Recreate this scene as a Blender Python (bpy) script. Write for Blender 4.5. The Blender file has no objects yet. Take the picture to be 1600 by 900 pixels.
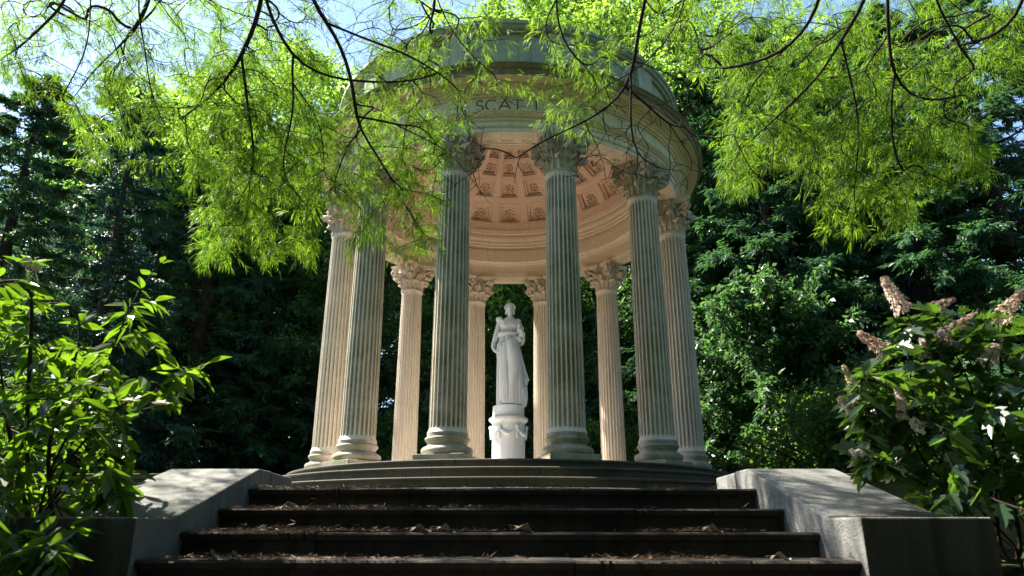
import bpy, bmesh, math, random
import numpy as np
from mathutils import Vector, Matrix
PI = math.pi
R = 3.4                       # radius of the ring of column centres, metres
CAMZ = 1.0
CAM = np.array([0.07, -3.898*R, CAMZ])
TILT = math.radians(17.37)
FPX, CXP, CYP = 1050.0, 800.0, 503.0
cT, sT = math.cos(TILT), math.sin(TILT)
SUN = np.array([-0.56, 0.30, 0.775]); SUN /= np.linalg.norm(SUN)

ZB_=CAMZ+.406*R; ZN_=CAMZ+1.656*R
def zr(z): return CAMZ + z*R            # height given in ring radii above the lens
def yr(y): return CAM[1] + y*R          # forward distance from the lens in ring radii
def ray(px, py, Y):                     # point seen at a photo position, Y metres ahead of the camera
    a, b = (px-CXP)/FPX, (CYP-py)/FPX
    d = np.array([a, cT-b*sT, sT+b*cT])
    return CAM + d*(Y/d[1])

scene = bpy.context.scene
COL = scene.collection
# ---------------------------------------------------------------- object helpers
def link(o, parent=None):
    COL.objects.link(o)
    if parent is not None: o.parent = parent
    return o
def tag(o, label, cat, group=None, kind=None):
    if label: o['label'] = label
    if cat: o['category'] = cat
    if group: o['group'] = group
    if kind: o['kind'] = kind
    return o
def thing(name, label, cat, loc=(0,0,0), rz=0.0, group=None, scale=1.0):
    o = bpy.data.objects.new(name, None); COL.objects.link(o)
    o.location = loc; o.rotation_euler = (0,0,rz); o.empty_display_size = .2
    if scale != 1.0: o.scale = (scale,)*3
    return tag(o, label, cat, group)
def structure(o): o['kind'] = 'structure'; return o
def copy_tree(o, parent=None):
    c = o.copy(); COL.objects.link(c)
    if parent is not None: c.parent = parent
    for ch in list(o.children): copy_tree(ch, c)
    return c

class MB:
    """collects faces, builds one mesh"""
    def __init__(s): s.v=[]; s.f=[]; s.n=0
    def add(s, verts, faces):
        s.v.append(np.asarray(verts, float).reshape(-1,3))
        s.f.extend([tuple(int(i)+s.n for i in f) for f in faces]); s.n += len(s.v[-1])
    def grid(s, P, closeu=False, closev=False):       # P[u][v] points
        P = np.asarray(P, float); nu, nv = P.shape[:2]
        fs=[]
        for i in range(nu if closeu else nu-1):
            for j in range(nv if closev else nv-1):
                i2, j2 = (i+1)%nu, (j+1)%nv
                fs.append((i*nv+j, i2*nv+j, i2*nv+j2, i*nv+j2))
        s.add(P.reshape(-1,3), fs)
    def lathe(s, prof, seg=96, c=(0,0,0), close=False):
        a = np.linspace(0, 2*PI, seg, endpoint=False)
        P = np.zeros((len(prof), seg, 3))
        for i,(r,z) in enumerate(prof):
            P[i,:,0]=c[0]+r*np.cos(a); P[i,:,1]=c[1]+r*np.sin(a); P[i,:,2]=c[2]+z
        P = np.transpose(P,(1,0,2))
        s.grid(P, closeu=True, closev=close)
    def box(s, c, h, M=None):
        V=np.array([[x,y,z] for x in (-1,1) for y in (-1,1) for z in (-1,1)],float)*np.array(h)
        if M is not None: V = V@np.asarray(M).T
        s.add(V+np.array(c), [(0,1,3,2),(4,6,7,5),(0,4,5,1),(2,3,7,6),(0,2,6,4),(1,5,7,3)])
    def prism(s, poly, z0, z1):                       # polygon extruded in z
        n=len(poly); V=[(x,y,z0) for x,y in poly]+[(x,y,z1) for x,y in poly]
        F=[tuple(range(n-1,-1,-1)), tuple(range(n,2*n))]+[(i,(i+1)%n,n+(i+1)%n,n+i) for i in range(n)]
        s.add(V,F)
    def prismx(s, poly, x0, x1):                      # (y,z) polygon extruded in x
        n=len(poly); V=[(x0,y,z) for y,z in poly]+[(x1,y,z) for y,z in poly]
        F=[tuple(range(n-1,-1,-1)), tuple(range(n,2*n))]+[(i,(i+1)%n,n+(i+1)%n,n+i) for i in range(n)]
        s.add(V,F)
    def tube(s, pts, rad, k=6, cap=True):
        pts=np.asarray(pts,float); n=len(pts)
        rad=np.broadcast_to(np.asarray(rad,float),(n,))
        T=np.gradient(pts,axis=0); T/= (np.linalg.norm(T,axis=1,keepdims=True)+1e-9)
        ref=np.array([.3,.2,.93]); A=np.cross(T,ref); bad=np.linalg.norm(A,axis=1)<.1
        A[bad]=np.cross(T[bad],[1,0,0]); A/=np.linalg.norm(A,axis=1,keepdims=True); B=np.cross(T,A)
        a=np.linspace(0,2*PI,k,endpoint=False)
        P=pts[:,None]+rad[:,None,None]*(A[:,None]*np.cos(a)[None,:,None]+B[:,None]*np.sin(a)[None,:,None])
        base=s.n; s.grid(P, closev=True)
        if cap:
            s.f.append(tuple(base+i for i in range(k-1,-1,-1))); s.f.append(tuple(base+(n-1)*k+i for i in range(k)))
    def ell(s, c, r, nu=14, nv=10, M=None):
        u=np.linspace(0,2*PI,nu,endpoint=False); w=np.linspace(-PI/2,PI/2,nv)
        P=np.stack([np.cos(w)[:,None]*np.cos(u)[None]*r[0], np.cos(w)[:,None]*np.sin(u)[None]*r[1], np.sin(w)[:,None]*np.ones(nu)[None]*r[2]],-1)
        if M is not None: P=P@np.asarray(M).T
        s.grid(P+np.array(c), closev=True)
    def build(s, name, mat, parent=None, smooth=False, angle=None, bevel=0):
        me=bpy.data.meshes.new(name)
        V=np.concatenate(s.v) if s.v else np.zeros((0,3))
        me.from_pydata(V.tolist(), [], s.f); me.validate(); me.update()
        bm=bmesh.new(); bm.from_mesh(me)
        bmesh.ops.remove_doubles(bm, verts=bm.verts, dist=1e-5)
        bmesh.ops.recalc_face_normals(bm, faces=bm.faces); bm.to_mesh(me); bm.free()
        if smooth or angle:
            me.polygons.foreach_set('use_smooth',[True]*len(me.polygons))
        if angle: me.set_sharp_from_angle(angle=math.radians(angle))
        if mat: me.materials.append(mat)
        o=bpy.data.objects.new(name, me)
        if bevel:
            m=o.modifiers.new('bevel','BEVEL'); m.width=bevel; m.segments=2; m.limit_method='ANGLE'; m.angle_limit=math.radians(40)
        return link(o, parent)

def quads_mesh(name, Q, mat, parent=None, rnd=None, smooth=False):
    """Q: (n,k,3) separate polygons of k corners"""
    Q=np.asarray(Q,np.float32); n,k=Q.shape[:2]
    me=bpy.data.meshes.new(name)
    me.vertices.add(n*k); me.vertices.foreach_set('co', Q.reshape(-1))
    me.loops.add(n*k); me.loops.foreach_set('vertex_index', np.arange(n*k,dtype=np.int32))
    me.polygons.add(n); me.polygons.foreach_set('loop_start', np.arange(0,n*k,k,dtype=np.int32))
    me.update(calc_edges=True)
    if rnd is not None:
        at=me.attributes.new('rnd','FLOAT','FACE'); at.data.foreach_set('value', np.asarray(rnd,np.float32))
    me.materials.append(mat)
    return link(bpy.data.objects.new(name, me), parent)

# ---------------------------------------------------------------- materials
def newmat(name):
    m=bpy.data.materials.new(name); m.use_nodes=True; m.node_tree.nodes.clear()
    return m, m.node_tree.nodes, m.node_tree.links
def N(nodes, t, **kw):
    n=nodes.new(t)
    for k,v in kw.items():
        if k in ('inp',):
            for a,b in v.items(): n.inputs[a].default_value=b
        else: setattr(n,k,v)
    return n
def ramp(nodes, stops):
    r=nodes.new('ShaderNodeValToRGB'); e=r.color_ramp.elements
    while len(e)<len(stops): e.new(.5)
    for i,(p,c) in enumerate(stops):
        e[i].position=p; e[i].color=(c[0],c[1],c[2],1) if hasattr(c,'__len__') else (c,c,c,1)
    return r
def mixc(nodes, links, fac, a, b, mode='MIX'):
    m=nodes.new('ShaderNodeMix'); m.data_type='RGBA'; m.blend_type=mode; m.clamp_factor=True
    for s,v in ((m.inputs[0],fac),(m.inputs[6],a),(m.inputs[7],b)):
        if hasattr(v,'links') or isinstance(v,bpy.types.NodeSocket): links.new(v,s)
        elif hasattr(v,'__len__'): s.default_value=(v[0],v[1],v[2],1)
        else: s.default_value=v
    return m.outputs[2]
def math_(nodes, links, op, a, b=None, c=None, clamp=False):
    m=nodes.new('ShaderNodeMath'); m.operation=op; m.use_clamp=clamp
    for i,v in enumerate((a,b,c)):
        if v is None: continue
        if isinstance(v,bpy.types.NodeSocket): links.new(v,m.inputs[i])
        else: m.inputs[i].default_value=v
    return m.outputs[0]

def stone(name, c1, c2, algae=None, cavity=False, flutes=False, alg_amt=0.0, drip=.35, scale=1.0, bump=.25, rough=.85, directional=False, grime=(.06,.055,.04), streak=.5, front=False):
    m,n,l=newmat(name)
    geo=N(n,'ShaderNodeNewGeometry'); pos=geo.outputs['Position']
    big=N(n,'ShaderNodeTexNoise',inp={'Scale':1.3*scale,'Detail':6.0,'Roughness':.6}); l.new(pos,big.inputs['Vector'])
    fine=N(n,'ShaderNodeTexNoise',inp={'Scale':38*scale,'Detail':5.0,'Roughness':.65}); l.new(pos,fine.inputs['Vector'])
    rb=ramp(n,[(.33,0.),(.68,1.)]); l.new(big.outputs[0],rb.inputs[0])
    col=mixc(n,l,rb.outputs[0],c1,c2)
    rf=ramp(n,[(.3,.78),(.7,1.12)]); l.new(fine.outputs[0],rf.inputs[0])
    col=mixc(n,l,1.0,col,rf.outputs[0],'MULTIPLY')
    # vertical water streaks
    mp=N(n,'ShaderNodeMapping'); mp.inputs['Scale'].default_value=(9*scale,9*scale,.55*scale); l.new(pos,mp.inputs['Vector'])
    st=N(n,'ShaderNodeTexNoise',inp={'Scale':1.0,'Detail':5.0,'Roughness':.6}); l.new(mp.outputs[0],st.inputs['Vector'])
    rs=ramp(n,[(.50,0.),(.72,1.)]); l.new(st.outputs[0],rs.inputs[0])
    sf=math_(n,l,'MULTIPLY',rs.outputs[0],streak)
    col=mixc(n,l,sf,col,grime)
    if algae is not None:
        an=N(n,'ShaderNodeTexNoise',inp={'Scale':2.1*scale,'Detail':7.0,'Roughness':.65}); l.new(pos,an.inputs['Vector'])
        ra=ramp(n,[(.28,0.25),(.62,1.)]); l.new(an.outputs[0],ra.inputs[0])
        fac=math_(n,l,'MULTIPLY',ra.outputs[0],alg_amt)
        if directional:      # algae plus painted shade on the outward, front sides of the ring
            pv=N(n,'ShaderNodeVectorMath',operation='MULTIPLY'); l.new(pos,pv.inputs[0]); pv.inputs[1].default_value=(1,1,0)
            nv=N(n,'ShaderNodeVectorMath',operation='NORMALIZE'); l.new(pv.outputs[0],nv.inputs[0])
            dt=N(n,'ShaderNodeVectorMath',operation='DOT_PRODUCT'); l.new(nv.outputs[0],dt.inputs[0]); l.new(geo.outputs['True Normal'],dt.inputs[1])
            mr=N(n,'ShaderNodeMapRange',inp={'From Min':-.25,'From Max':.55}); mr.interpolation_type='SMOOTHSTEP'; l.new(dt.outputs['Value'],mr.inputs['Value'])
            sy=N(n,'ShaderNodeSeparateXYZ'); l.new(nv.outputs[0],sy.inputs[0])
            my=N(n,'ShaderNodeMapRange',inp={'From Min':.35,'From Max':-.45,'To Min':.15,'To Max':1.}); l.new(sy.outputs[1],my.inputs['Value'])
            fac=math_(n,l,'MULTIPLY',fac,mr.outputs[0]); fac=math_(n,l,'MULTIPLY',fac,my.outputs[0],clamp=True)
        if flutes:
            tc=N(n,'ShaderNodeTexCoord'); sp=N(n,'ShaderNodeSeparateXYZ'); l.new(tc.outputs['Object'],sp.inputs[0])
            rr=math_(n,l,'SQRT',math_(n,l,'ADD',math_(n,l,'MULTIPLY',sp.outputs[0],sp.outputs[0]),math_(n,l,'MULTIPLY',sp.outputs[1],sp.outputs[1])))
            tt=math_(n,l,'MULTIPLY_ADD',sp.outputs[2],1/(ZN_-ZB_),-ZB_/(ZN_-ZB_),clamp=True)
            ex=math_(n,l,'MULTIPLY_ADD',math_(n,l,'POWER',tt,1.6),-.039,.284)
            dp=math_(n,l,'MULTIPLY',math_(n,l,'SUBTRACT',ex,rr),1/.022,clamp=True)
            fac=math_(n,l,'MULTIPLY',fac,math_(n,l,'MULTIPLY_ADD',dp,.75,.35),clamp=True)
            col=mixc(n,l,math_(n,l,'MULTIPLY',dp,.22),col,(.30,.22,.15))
        col=mixc(n,l,fac,col,algae)
    if cavity:     # carved hollows darkened: shade of the folds put into the colour
        rc=ramp(n,[(.42,1.),(.50,0.)]); l.new(geo.outputs['Pointiness'],rc.inputs[0])
        col=mixc(n,l,math_(n,l,'MULTIPLY',rc.outputs[0],.85),col,(.26,.24,.19))
    if front:      # near-black tint on forward faces: their deep shade put into the colour
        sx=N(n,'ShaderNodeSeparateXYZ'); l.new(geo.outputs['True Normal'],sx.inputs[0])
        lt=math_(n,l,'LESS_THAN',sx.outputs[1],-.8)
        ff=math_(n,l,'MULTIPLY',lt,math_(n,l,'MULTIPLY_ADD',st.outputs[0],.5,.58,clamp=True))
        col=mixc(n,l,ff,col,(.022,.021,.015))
    b=N(n,'ShaderNodeBsdfPrincipled'); b.inputs['Roughness'].default_value=rough; b.inputs['Specular IOR Level'].default_value=.25
    l.new(col,b.inputs['Base Color'])
    mu=N(n,'ShaderNodeTexNoise',inp={'Scale':90*scale,'Detail':4.0}); l.new(pos,mu.inputs['Vector'])
    h=math_(n,l,'ADD',fine.outputs[0],mu.outputs[0])
    bp=N(n,'ShaderNodeBump',inp={'Strength':bump,'Distance':.012}); l.new(h,bp.inputs['Height']); l.new(bp.outputs[0],b.inputs['Normal'])
    o=N(n,'ShaderNodeOutputMaterial'); l.new(b.outputs[0],o.inputs[0])
    return m

def leafmat(name, ca, cb, trans=.45, tcol=None, gloss=.12, rough=.45, scale=.35, var=.25):
    m,n,l=newmat(name)
    at=N(n,'ShaderNodeAttribute',attribute_name='rnd')
    geo=N(n,'ShaderNodeNewGeometry')
    oi=N(n,'ShaderNodeObjectInfo')
    ns=N(n,'ShaderNodeTexNoise',inp={'Scale':scale,'Detail':3.0}); l.new(geo.outputs['Position'],ns.inputs['Vector'])
    f=math_(n,l,'MULTIPLY_ADD',at.outputs['Fac'],.6,math_(n,l,'MULTIPLY_ADD',ns.outputs[0],.9,-.3),clamp=True)
    f=math_(n,l,'MULTIPLY_ADD',oi.outputs['Random'],.2,math_(n,l,'SUBTRACT',f,.1),clamp=True)
    col=mixc(n,l,f,ca,cb)
    tc=tcol or ((ca[0]+cb[0])*1.3,(ca[1]+cb[1])*1.5,(ca[2]+cb[2])*.35)
    tcol_=mixc(n,l,f,(tc[0]*(1-var*1.15),tc[1]*(1-var),tc[2]),(tc[0]*(1+var*.6),tc[1]*(1+var*.5),tc[2]))
    d=N(n,'ShaderNodeBsdfPrincipled'); d.inputs['Roughness'].default_value=rough; d.inputs['Specular IOR Level'].default_value=gloss*4
    l.new(col,d.inputs['Base Color'])
    t=N(n,'ShaderNodeBsdfTranslucent'); l.new(tcol_,t.inputs['Color'])
    mx=N(n,'ShaderNodeMixShader'); mx.inputs[0].default_value=trans; l.new(d.outputs[0],mx.inputs[1]); l.new(t.outputs[0],mx.inputs[2])
    o=N(n,'ShaderNodeOutputMaterial'); l.new(mx.outputs[0],o.inputs[0])
    return m
def plain(name, c, rough=.8, c2=None, scale=6.0, bump=0.3):
    m,n,l=newmat(name)
    geo=N(n,'ShaderNodeNewGeometry')
    ns=N(n,'ShaderNodeTexNoise',inp={'Scale':scale,'Detail':6.0,'Roughness':.65}); l.new(geo.outputs['Position'],ns.inputs['Vector'])
    r=ramp(n,[(.3,0.),(.7,1.)]); l.new(ns.outputs[0],r.inputs[0])
    col=mixc(n,l,r.outputs[0],c,c2 or tuple(x*.55 for x in c))
    b=N(n,'ShaderNodeBsdfPrincipled'); b.inputs['Roughness'].default_value=rough; b.inputs['Specular IOR Level'].default_value=.2
    l.new(col,b.inputs['Base Color'])
    bp=N(n,'ShaderNodeBump',inp={'Strength':bump,'Distance':.02}); l.new(ns.outputs[0],bp.inputs['Height']); l.new(bp.outputs[0],b.inputs['Normal'])
    o=N(n,'ShaderNodeOutputMaterial'); l.new(b.outputs[0],o.inputs[0]); return m

PINK1,PINK2=(.66,.45,.33),(.56,.39,.29)
M={}
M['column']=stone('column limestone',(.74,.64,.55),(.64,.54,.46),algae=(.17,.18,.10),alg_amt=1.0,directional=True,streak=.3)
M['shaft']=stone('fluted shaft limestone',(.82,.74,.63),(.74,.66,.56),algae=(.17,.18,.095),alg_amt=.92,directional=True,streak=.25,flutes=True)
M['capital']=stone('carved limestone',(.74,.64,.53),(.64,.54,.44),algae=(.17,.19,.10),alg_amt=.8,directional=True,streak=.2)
M['outer']=stone('outer entablature stone',(.84,.78,.60),(.76,.70,.53),algae=(.48,.50,.33),alg_amt=.55,streak=.35,grime=(.05,.06,.035))
M['bed']=stone('ochre moulding stone',(.84,.72,.48),(.74,.63,.41),algae=(.45,.44,.24),alg_amt=.35,streak=.25,grime=(.2,.17,.08))
M['corona']=stone('dark streaked cornice stone',(.30,.26,.15),(.20,.18,.10),algae=(.10,.12,.06),alg_amt=.7,streak=.6)  # streaked cornice stone, darker than the bands below it
M['attic']=stone('attic stone',(.50,.53,.40),(.36,.39,.28),algae=(.24,.29,.19),alg_amt=.75,streak=.8,grime=(.04,.05,.03))
M['inner']=stone('inner pink stone',(.80,.67,.54),(.74,.60,.47),streak=.12,grime=(.3,.2,.12))
M['dome']=stone('dome terracotta',(.80,.60,.48),(.72,.52,.41),streak=.10,grime=(.28,.15,.09))
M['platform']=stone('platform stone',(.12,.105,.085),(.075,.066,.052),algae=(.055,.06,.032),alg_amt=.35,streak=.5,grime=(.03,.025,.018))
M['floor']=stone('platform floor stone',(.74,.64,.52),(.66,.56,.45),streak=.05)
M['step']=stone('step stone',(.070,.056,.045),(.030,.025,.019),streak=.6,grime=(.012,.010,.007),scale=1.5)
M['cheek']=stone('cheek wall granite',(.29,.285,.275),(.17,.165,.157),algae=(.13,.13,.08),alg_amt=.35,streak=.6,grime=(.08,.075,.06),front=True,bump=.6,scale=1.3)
M['wall']=stone('garden wall concrete',(.24,.22,.16),(.15,.14,.10),algae=(.08,.09,.04),alg_amt=.7,streak=.6)
M['marble']=stone('statue marble',(.82,.86,.90),(.74,.78,.81),cavity=True,streak=.4,grime=(.40,.38,.33),bump=.12,rough=.6,scale=2.0)
M['bark']=plain('dark bark',(.045,.035,.026),.9,(.02,.016,.012),22,.8)
M['twig']=plain('cypress bark',(.038,.028,.022),.85,(.02,.015,.012),30,.6)
M['ground']=plain('forest floor',(.055,.045,.025),.95,(.03,.045,.015),1.7,.5)
M['gravel']=M['ground']
M['hemlock']=leafmat('hemlock needles',(.020,.060,.032),(.050,.125,.060),.30,(.09,.22,.05),gloss=.05)
M['spruce']=leafmat('blue green needles',(.020,.062,.048),(.045,.12,.085),.27,(.06,.16,.06),gloss=.05)
M['broad']=leafmat('broad leaves',(.022,.060,.015),(.050,.11,.028),.42,(.16,.32,.03))
M['bright']=leafmat('light broad leaves',(.05,.12,.02),(.10,.19,.035),.55,(.36,.60,.06))
M['cypress']=leafmat('cypress sprays',(.026,.07,.010),(.065,.125,.014),.58,(.27,.47,.020),scale=.9,var=.55,gloss=.04)  # wide variation puts sunlit and shaded patches into the leaf colour
M['shrubleaf']=leafmat('glossy shrub leaves',(.012,.038,.006),(.030,.072,.010),.42,(.21,.39,.012),gloss=.12,rough=.35,scale=2)
M['hydleaf']=leafmat('lobed hydrangea leaves',(.013,.038,.015),(.032,.070,.025),.33,(.17,.34,.025),gloss=.14,rough=.34,scale=2)
M['under']=leafmat('undergrowth leaves',(.02,.055,.012),(.045,.10,.02),.45,(.15,.29,.03),scale=1)
M['panicle']=leafmat('pink brown florets',(.46,.29,.21),(.76,.58,.45),.35,(.75,.55,.4),gloss=.02,scale=4)
M['panwhite']=leafmat('cream florets',(.74,.60,.48),(.86,.78,.68),.35,(.7,.6,.45),gloss=.02,scale=4)
M['panpale']=leafmat('pale pink florets',(.60,.40,.28),(.92,.80,.66),.35,(.8,.6,.5),gloss=.02,scale=4)
M['petal']=leafmat('white petals',(.78,.72,.62),(.82,.80,.74),.35,(.8,.75,.6),gloss=.02,scale=4)
M['litter']=leafmat('brown needles',(.07,.042,.025),(.22,.14,.08),.1,(.2,.1,.05),gloss=.02,scale=5)
M['dry']=plain('dry leaf',(.42,.34,.25),.7,(.25,.18,.11),20,.4)
M['letter']=plain('incised shadow paint',(.055,.060,.038),.9)

rng=np.random.default_rng(11)
random.seed(5)

# ================================================================ GROUND
def ground():
    xs=np.concatenate([np.linspace(-160,-12,14),np.linspace(-11,11,89),np.linspace(12,160,14)])
    ys=np.concatenate([np.linspace(-120,CAM[1]-8,10),np.linspace(CAM[1]-7,0,81),np.linspace(.5,22,40),np.linspace(26,200,16)])
    P=np.zeros((len(xs),len(ys),3))
    for i,x in enumerate(xs):
        for j,y in enumerate(ys):
            Y=(y-CAM[1])/R; ax=abs(x)
            z=0.0
            if ax>2.75:
                t=min(max((Y-.35)/.6,0),1); z=.78*t*t*(3-2*t)
                if Y>1.70: z=1.24
            else:
                if Y>1.70: z=1.24
            n=.05*math.sin(x*1.3+y*.7)*math.sin(y*.9-x*.4) if (ax>3 or Y>2.8) else 0
            far=max(0,(math.hypot(x,y)-9))
            if Y>3: n+=min(far*.02,.5)+.15*math.sin(x*.31)*math.sin(y*.27)*min(far/6,1)
            P[i,j]=(x,y,z+n-.004)
    mb=MB(); mb.grid(P); o=mb.build('ground',M['ground'],smooth=True); structure(o)
ground()

# ================================================================ STAIRCASE
HW=.56*R
def noisy_step(x0,x1,yf,yb,z0,z1,amp=.007,seed=0):
    rg=np.random.default_rng(seed); nx=70; mb=MB()
    xs=np.linspace(x0,x1,nx)
    j=np.convolve(rg.normal(0,1,nx+6),np.ones(4)/4,'same')[3:-3]*amp+np.where(rg.uniform(0,1,nx)<.05,.018,0)
    k=np.convolve(rg.normal(0,1,nx+6),np.ones(4)/4,'same')[3:-3]*amp
    nose=.03; th=.05
    prof=lambda i:[(yf+.012,z0),(yf+.012,z1-th),(yf-nose+.012+j[i],z1-th+.004),(yf-nose+j[i],z1-.014),(yf-nose+.012+j[i],z1-.003+k[i]*.5),(yf+.03,z1+k[i]*.3),(yb,z1),(yb,z0)]
    P=np.array([[(xs[i],)+p for p in prof(i)] for i in range(nx)])
    mb.grid(P,closev=True)
    n=8; b=mb.n-nx*n
    mb.f.append(tuple(b+i for i in range(n))); mb.f.append(tuple(b+(nx-1)*n+i for i in range(n-1,-1,-1)))
    return mb
steps=[(.093,1.53),(.0455,1.385),(.001,1.24),(-.041,1.105),(-.083,.97),(-.125,.84),(-.167,.71),(-.21,.58),(-.253,.45)]
stair=thing('staircase','dark weathered stone stairs littered with brown needles, climbing to the temple','stairs',(0,yr(1.1),0))
TREADS=[]
prevY=1.53
for i,(z,y) in enumerate(steps):
    back = 2.62 if i==0 else steps[i-1][1]+.03
    w = HW-.003 if i<4 else 2.6
    z0 = 0.0 if i<8 else 0.0
    z0 = zr(z)-.30
    z0=max(z0,-.05)
    # two blocks of stone in a course, joint off centre
    jx=[-.55,.9,-1.1,.4,-.2,.7,0,.3,-.5][i]
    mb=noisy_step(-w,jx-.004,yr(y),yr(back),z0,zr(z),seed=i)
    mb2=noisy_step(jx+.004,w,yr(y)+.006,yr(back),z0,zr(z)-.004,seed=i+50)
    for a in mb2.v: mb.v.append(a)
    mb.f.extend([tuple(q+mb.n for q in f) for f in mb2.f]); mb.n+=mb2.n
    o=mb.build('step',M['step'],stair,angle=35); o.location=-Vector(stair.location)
    TREADS.append((yr(y),yr(back if i else 2.3),zr(z),w))

# ================================================================ CHEEK WALLS and GARDEN WALLS
def cheek(side,label):
    xi,xo=HW,.765*R
    t=thing('cheek_wall',label,'wall',(side*(xi+xo)/2,yr(1.3),0),group='sloping cheek walls flanking the steps')
    def loc(o): o.location=-Vector(t.location); return o
    zl,zh=zr(.022),zr(.139)
    mb=MB(); x0,x1=(xi,xo) if side>0 else (-xo,-xi)
    mb.prismx([(yr(1.083),0),(yr(1.083),zl),(yr(1.20),zl+.004),(yr(1.577),zh),(yr(1.66),zh+.003),(yr(1.66),0)],x0,x1)
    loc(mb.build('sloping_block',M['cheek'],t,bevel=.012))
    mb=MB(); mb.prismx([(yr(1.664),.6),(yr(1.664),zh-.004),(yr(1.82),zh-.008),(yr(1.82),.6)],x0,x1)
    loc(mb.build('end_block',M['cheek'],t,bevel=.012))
    return t
cheek(-1,'pale stone cheek wall with leaf shadows on its slope, beside the left shrub')
cheek(1,'pale stone cheek wall with streaky shade on its slope, beside the pink flowering hydrangea')
def gwall(side,label):
    t=thing('garden_wall',label,'wall',(side*5,yr(1.70),0),group='low retaining walls beside the stairs')
    x0,x1=.765*R+.003,9.5
    y0=yr(1.69)
    mb=MB(); X=(x0,x1) if side>0 else (-x1,-x0)
    mb.prismx([(y0,zr(.055)+.003),(y0,zr(.122)),(y0+.28,zr(.122)),(y0+.28,zr(.055)+.003)],*X)
    o=mb.build('wall_face',M['wall'],t,bevel=.006); o.location=-Vector(t.location)
    mb=MB(); mb.prismx([(y0-.03,zr(.122)+.003),(y0-.03,zr(.137)),(y0+.31,zr(.137)),(y0+.31,zr(.122)+.003)],*X)
    o=mb.build('coping',M['wall'],t,bevel=.008); o.location=-Vector(t.location)
    mb=MB(); mb.prismx([(y0-.035,.4),(y0-.035,zr(.055)),(y0+.30,zr(.055)),(y0+.30,.4)],*X)
    o=mb.build('base_course',M['wall'],t,bevel=.006); o.location=-Vector(t.location)
gwall(-1,'low stained retaining wall half hidden behind the white flowered shrub')
gwall(1,'low stained retaining wall behind the bare hydrangea stems')

# ================================================================ TEMPLE
temple=thing('round_temple','round open stone temple with twelve fluted columns, inscribed frieze and coffered pink dome','temple',(0,0,0))
ZP=zr(.279); ZB=zr(.406); ZN=zr(1.656); ZS=zr(1.863)
tiers=[(1.20,.279,-.14),(1.32,.238,-.14),(1.44,.191,-.14),(1.56,.146,-.14)]
zlow=zr(.093)+.002
for i,(r,z,_) in enumerate(tiers):
    rin = 1.10 if i==0 else tiers[i-1][0]-.04
    zb = zr(tiers[i+1][1])+.002 if i<3 else zlow-.1
    mb=MB(); r0=r*R; zt=zr(z)
    zb2=zb
    prof=[(rin*R,zb2),(r0-.02,zb2),(r0-.02,zt-.045),(r0,zt-.035),(r0+.002,zt-.012),(r0-.010,zt),(rin*R,zt)]
    # curved blocks with open joints
    nb=[18,20,22,24][i]; seg=10
    P=np.array([[ (rr*math.cos(a),rr*math.sin(a),zz) for rr,zz in prof] for a in np.linspace(0,2*PI,nb*seg,endpoint=False)])
    for b in range(nb):
        g=.0022/r0*1.5; a0=2*PI*(b+.3*i)/nb+g; a1=2*PI*(b+1+.3*i)/nb-g
        dz=rng.normal(0,.0015)
        Q=np.array([[ (rr*math.cos(a),rr*math.sin(a),zz+(dz if zz>zb2+.01 else 0)) for rr,zz in prof] for a in np.linspace(a0,a1,seg)])
        base=mb.n; mb.grid(Q,closev=True); n=len(prof)
        mb.f.append(tuple(base+k for k in range(n))); mb.f.append(tuple(base+(seg-1)*n+k for k in range(n-1,-1,-1)))
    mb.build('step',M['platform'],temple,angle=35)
mb=MB(); mb.lathe([(0.0,ZP-.004),(.6*R,ZP-.004),(1.10*R+.0,ZP-.004),(1.10*R,ZP-.3)],seg=96); mb.build('floor',M['floor'],temple,angle=35)

# --- column ----------------------------------------------------------------
DR=.284; DT=.245
def shaft_mb(z0,z1):
    mb=MB(); nf=24; k=10; H=z1-z0
    th=np.arange(nf*k)/(nf*k)*2*PI; ph=(np.arange(nf*k)%k)/k
    # fillet .18 of module, rest a scooped flute
    u=np.clip((ph-.10)/.80,0,1); sc=np.where((ph>.10)&(ph<.90),np.sqrt(np.clip(1-(2*u-1)**2,0,1)),0)
    ts=[0,.008,.014,.020,.026,.035,.05]+list(np.linspace(.1,.9,14))+[.95,.965,.974,.98,.986,.992,1]
    P=[]
    for t in ts:
        r=DR+(DT-DR)*(t**1.6)
        e=min(t-.014,.986-t)*H/.09      # distance to the flute end
        if e<=0: dep=np.zeros_like(sc)
        else:
            if e<1: dep=np.clip(sc-(1-math.sqrt(max(0,1-(1-e)**2))),0,1)
            else: dep=sc
        flare=.025*max(0,1-t/.012)+.018*max(0,1-(1-t)/.010)
        rr=r+flare-dep*.030
        P.append(np.stack([rr*np.cos(th),rr*np.sin(th),np.full_like(th,z0+t*H)],-1))
    mb.grid(np.array(P),closev=True); return mb
def torus_prof(rc,zc,rad,n=9,a0=-PI/2,a1=PI/2):
    return [(rc+rad*math.cos(a),zc+rad*math.sin(a)) for a in np.linspace(a0,a1,n)]
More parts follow.
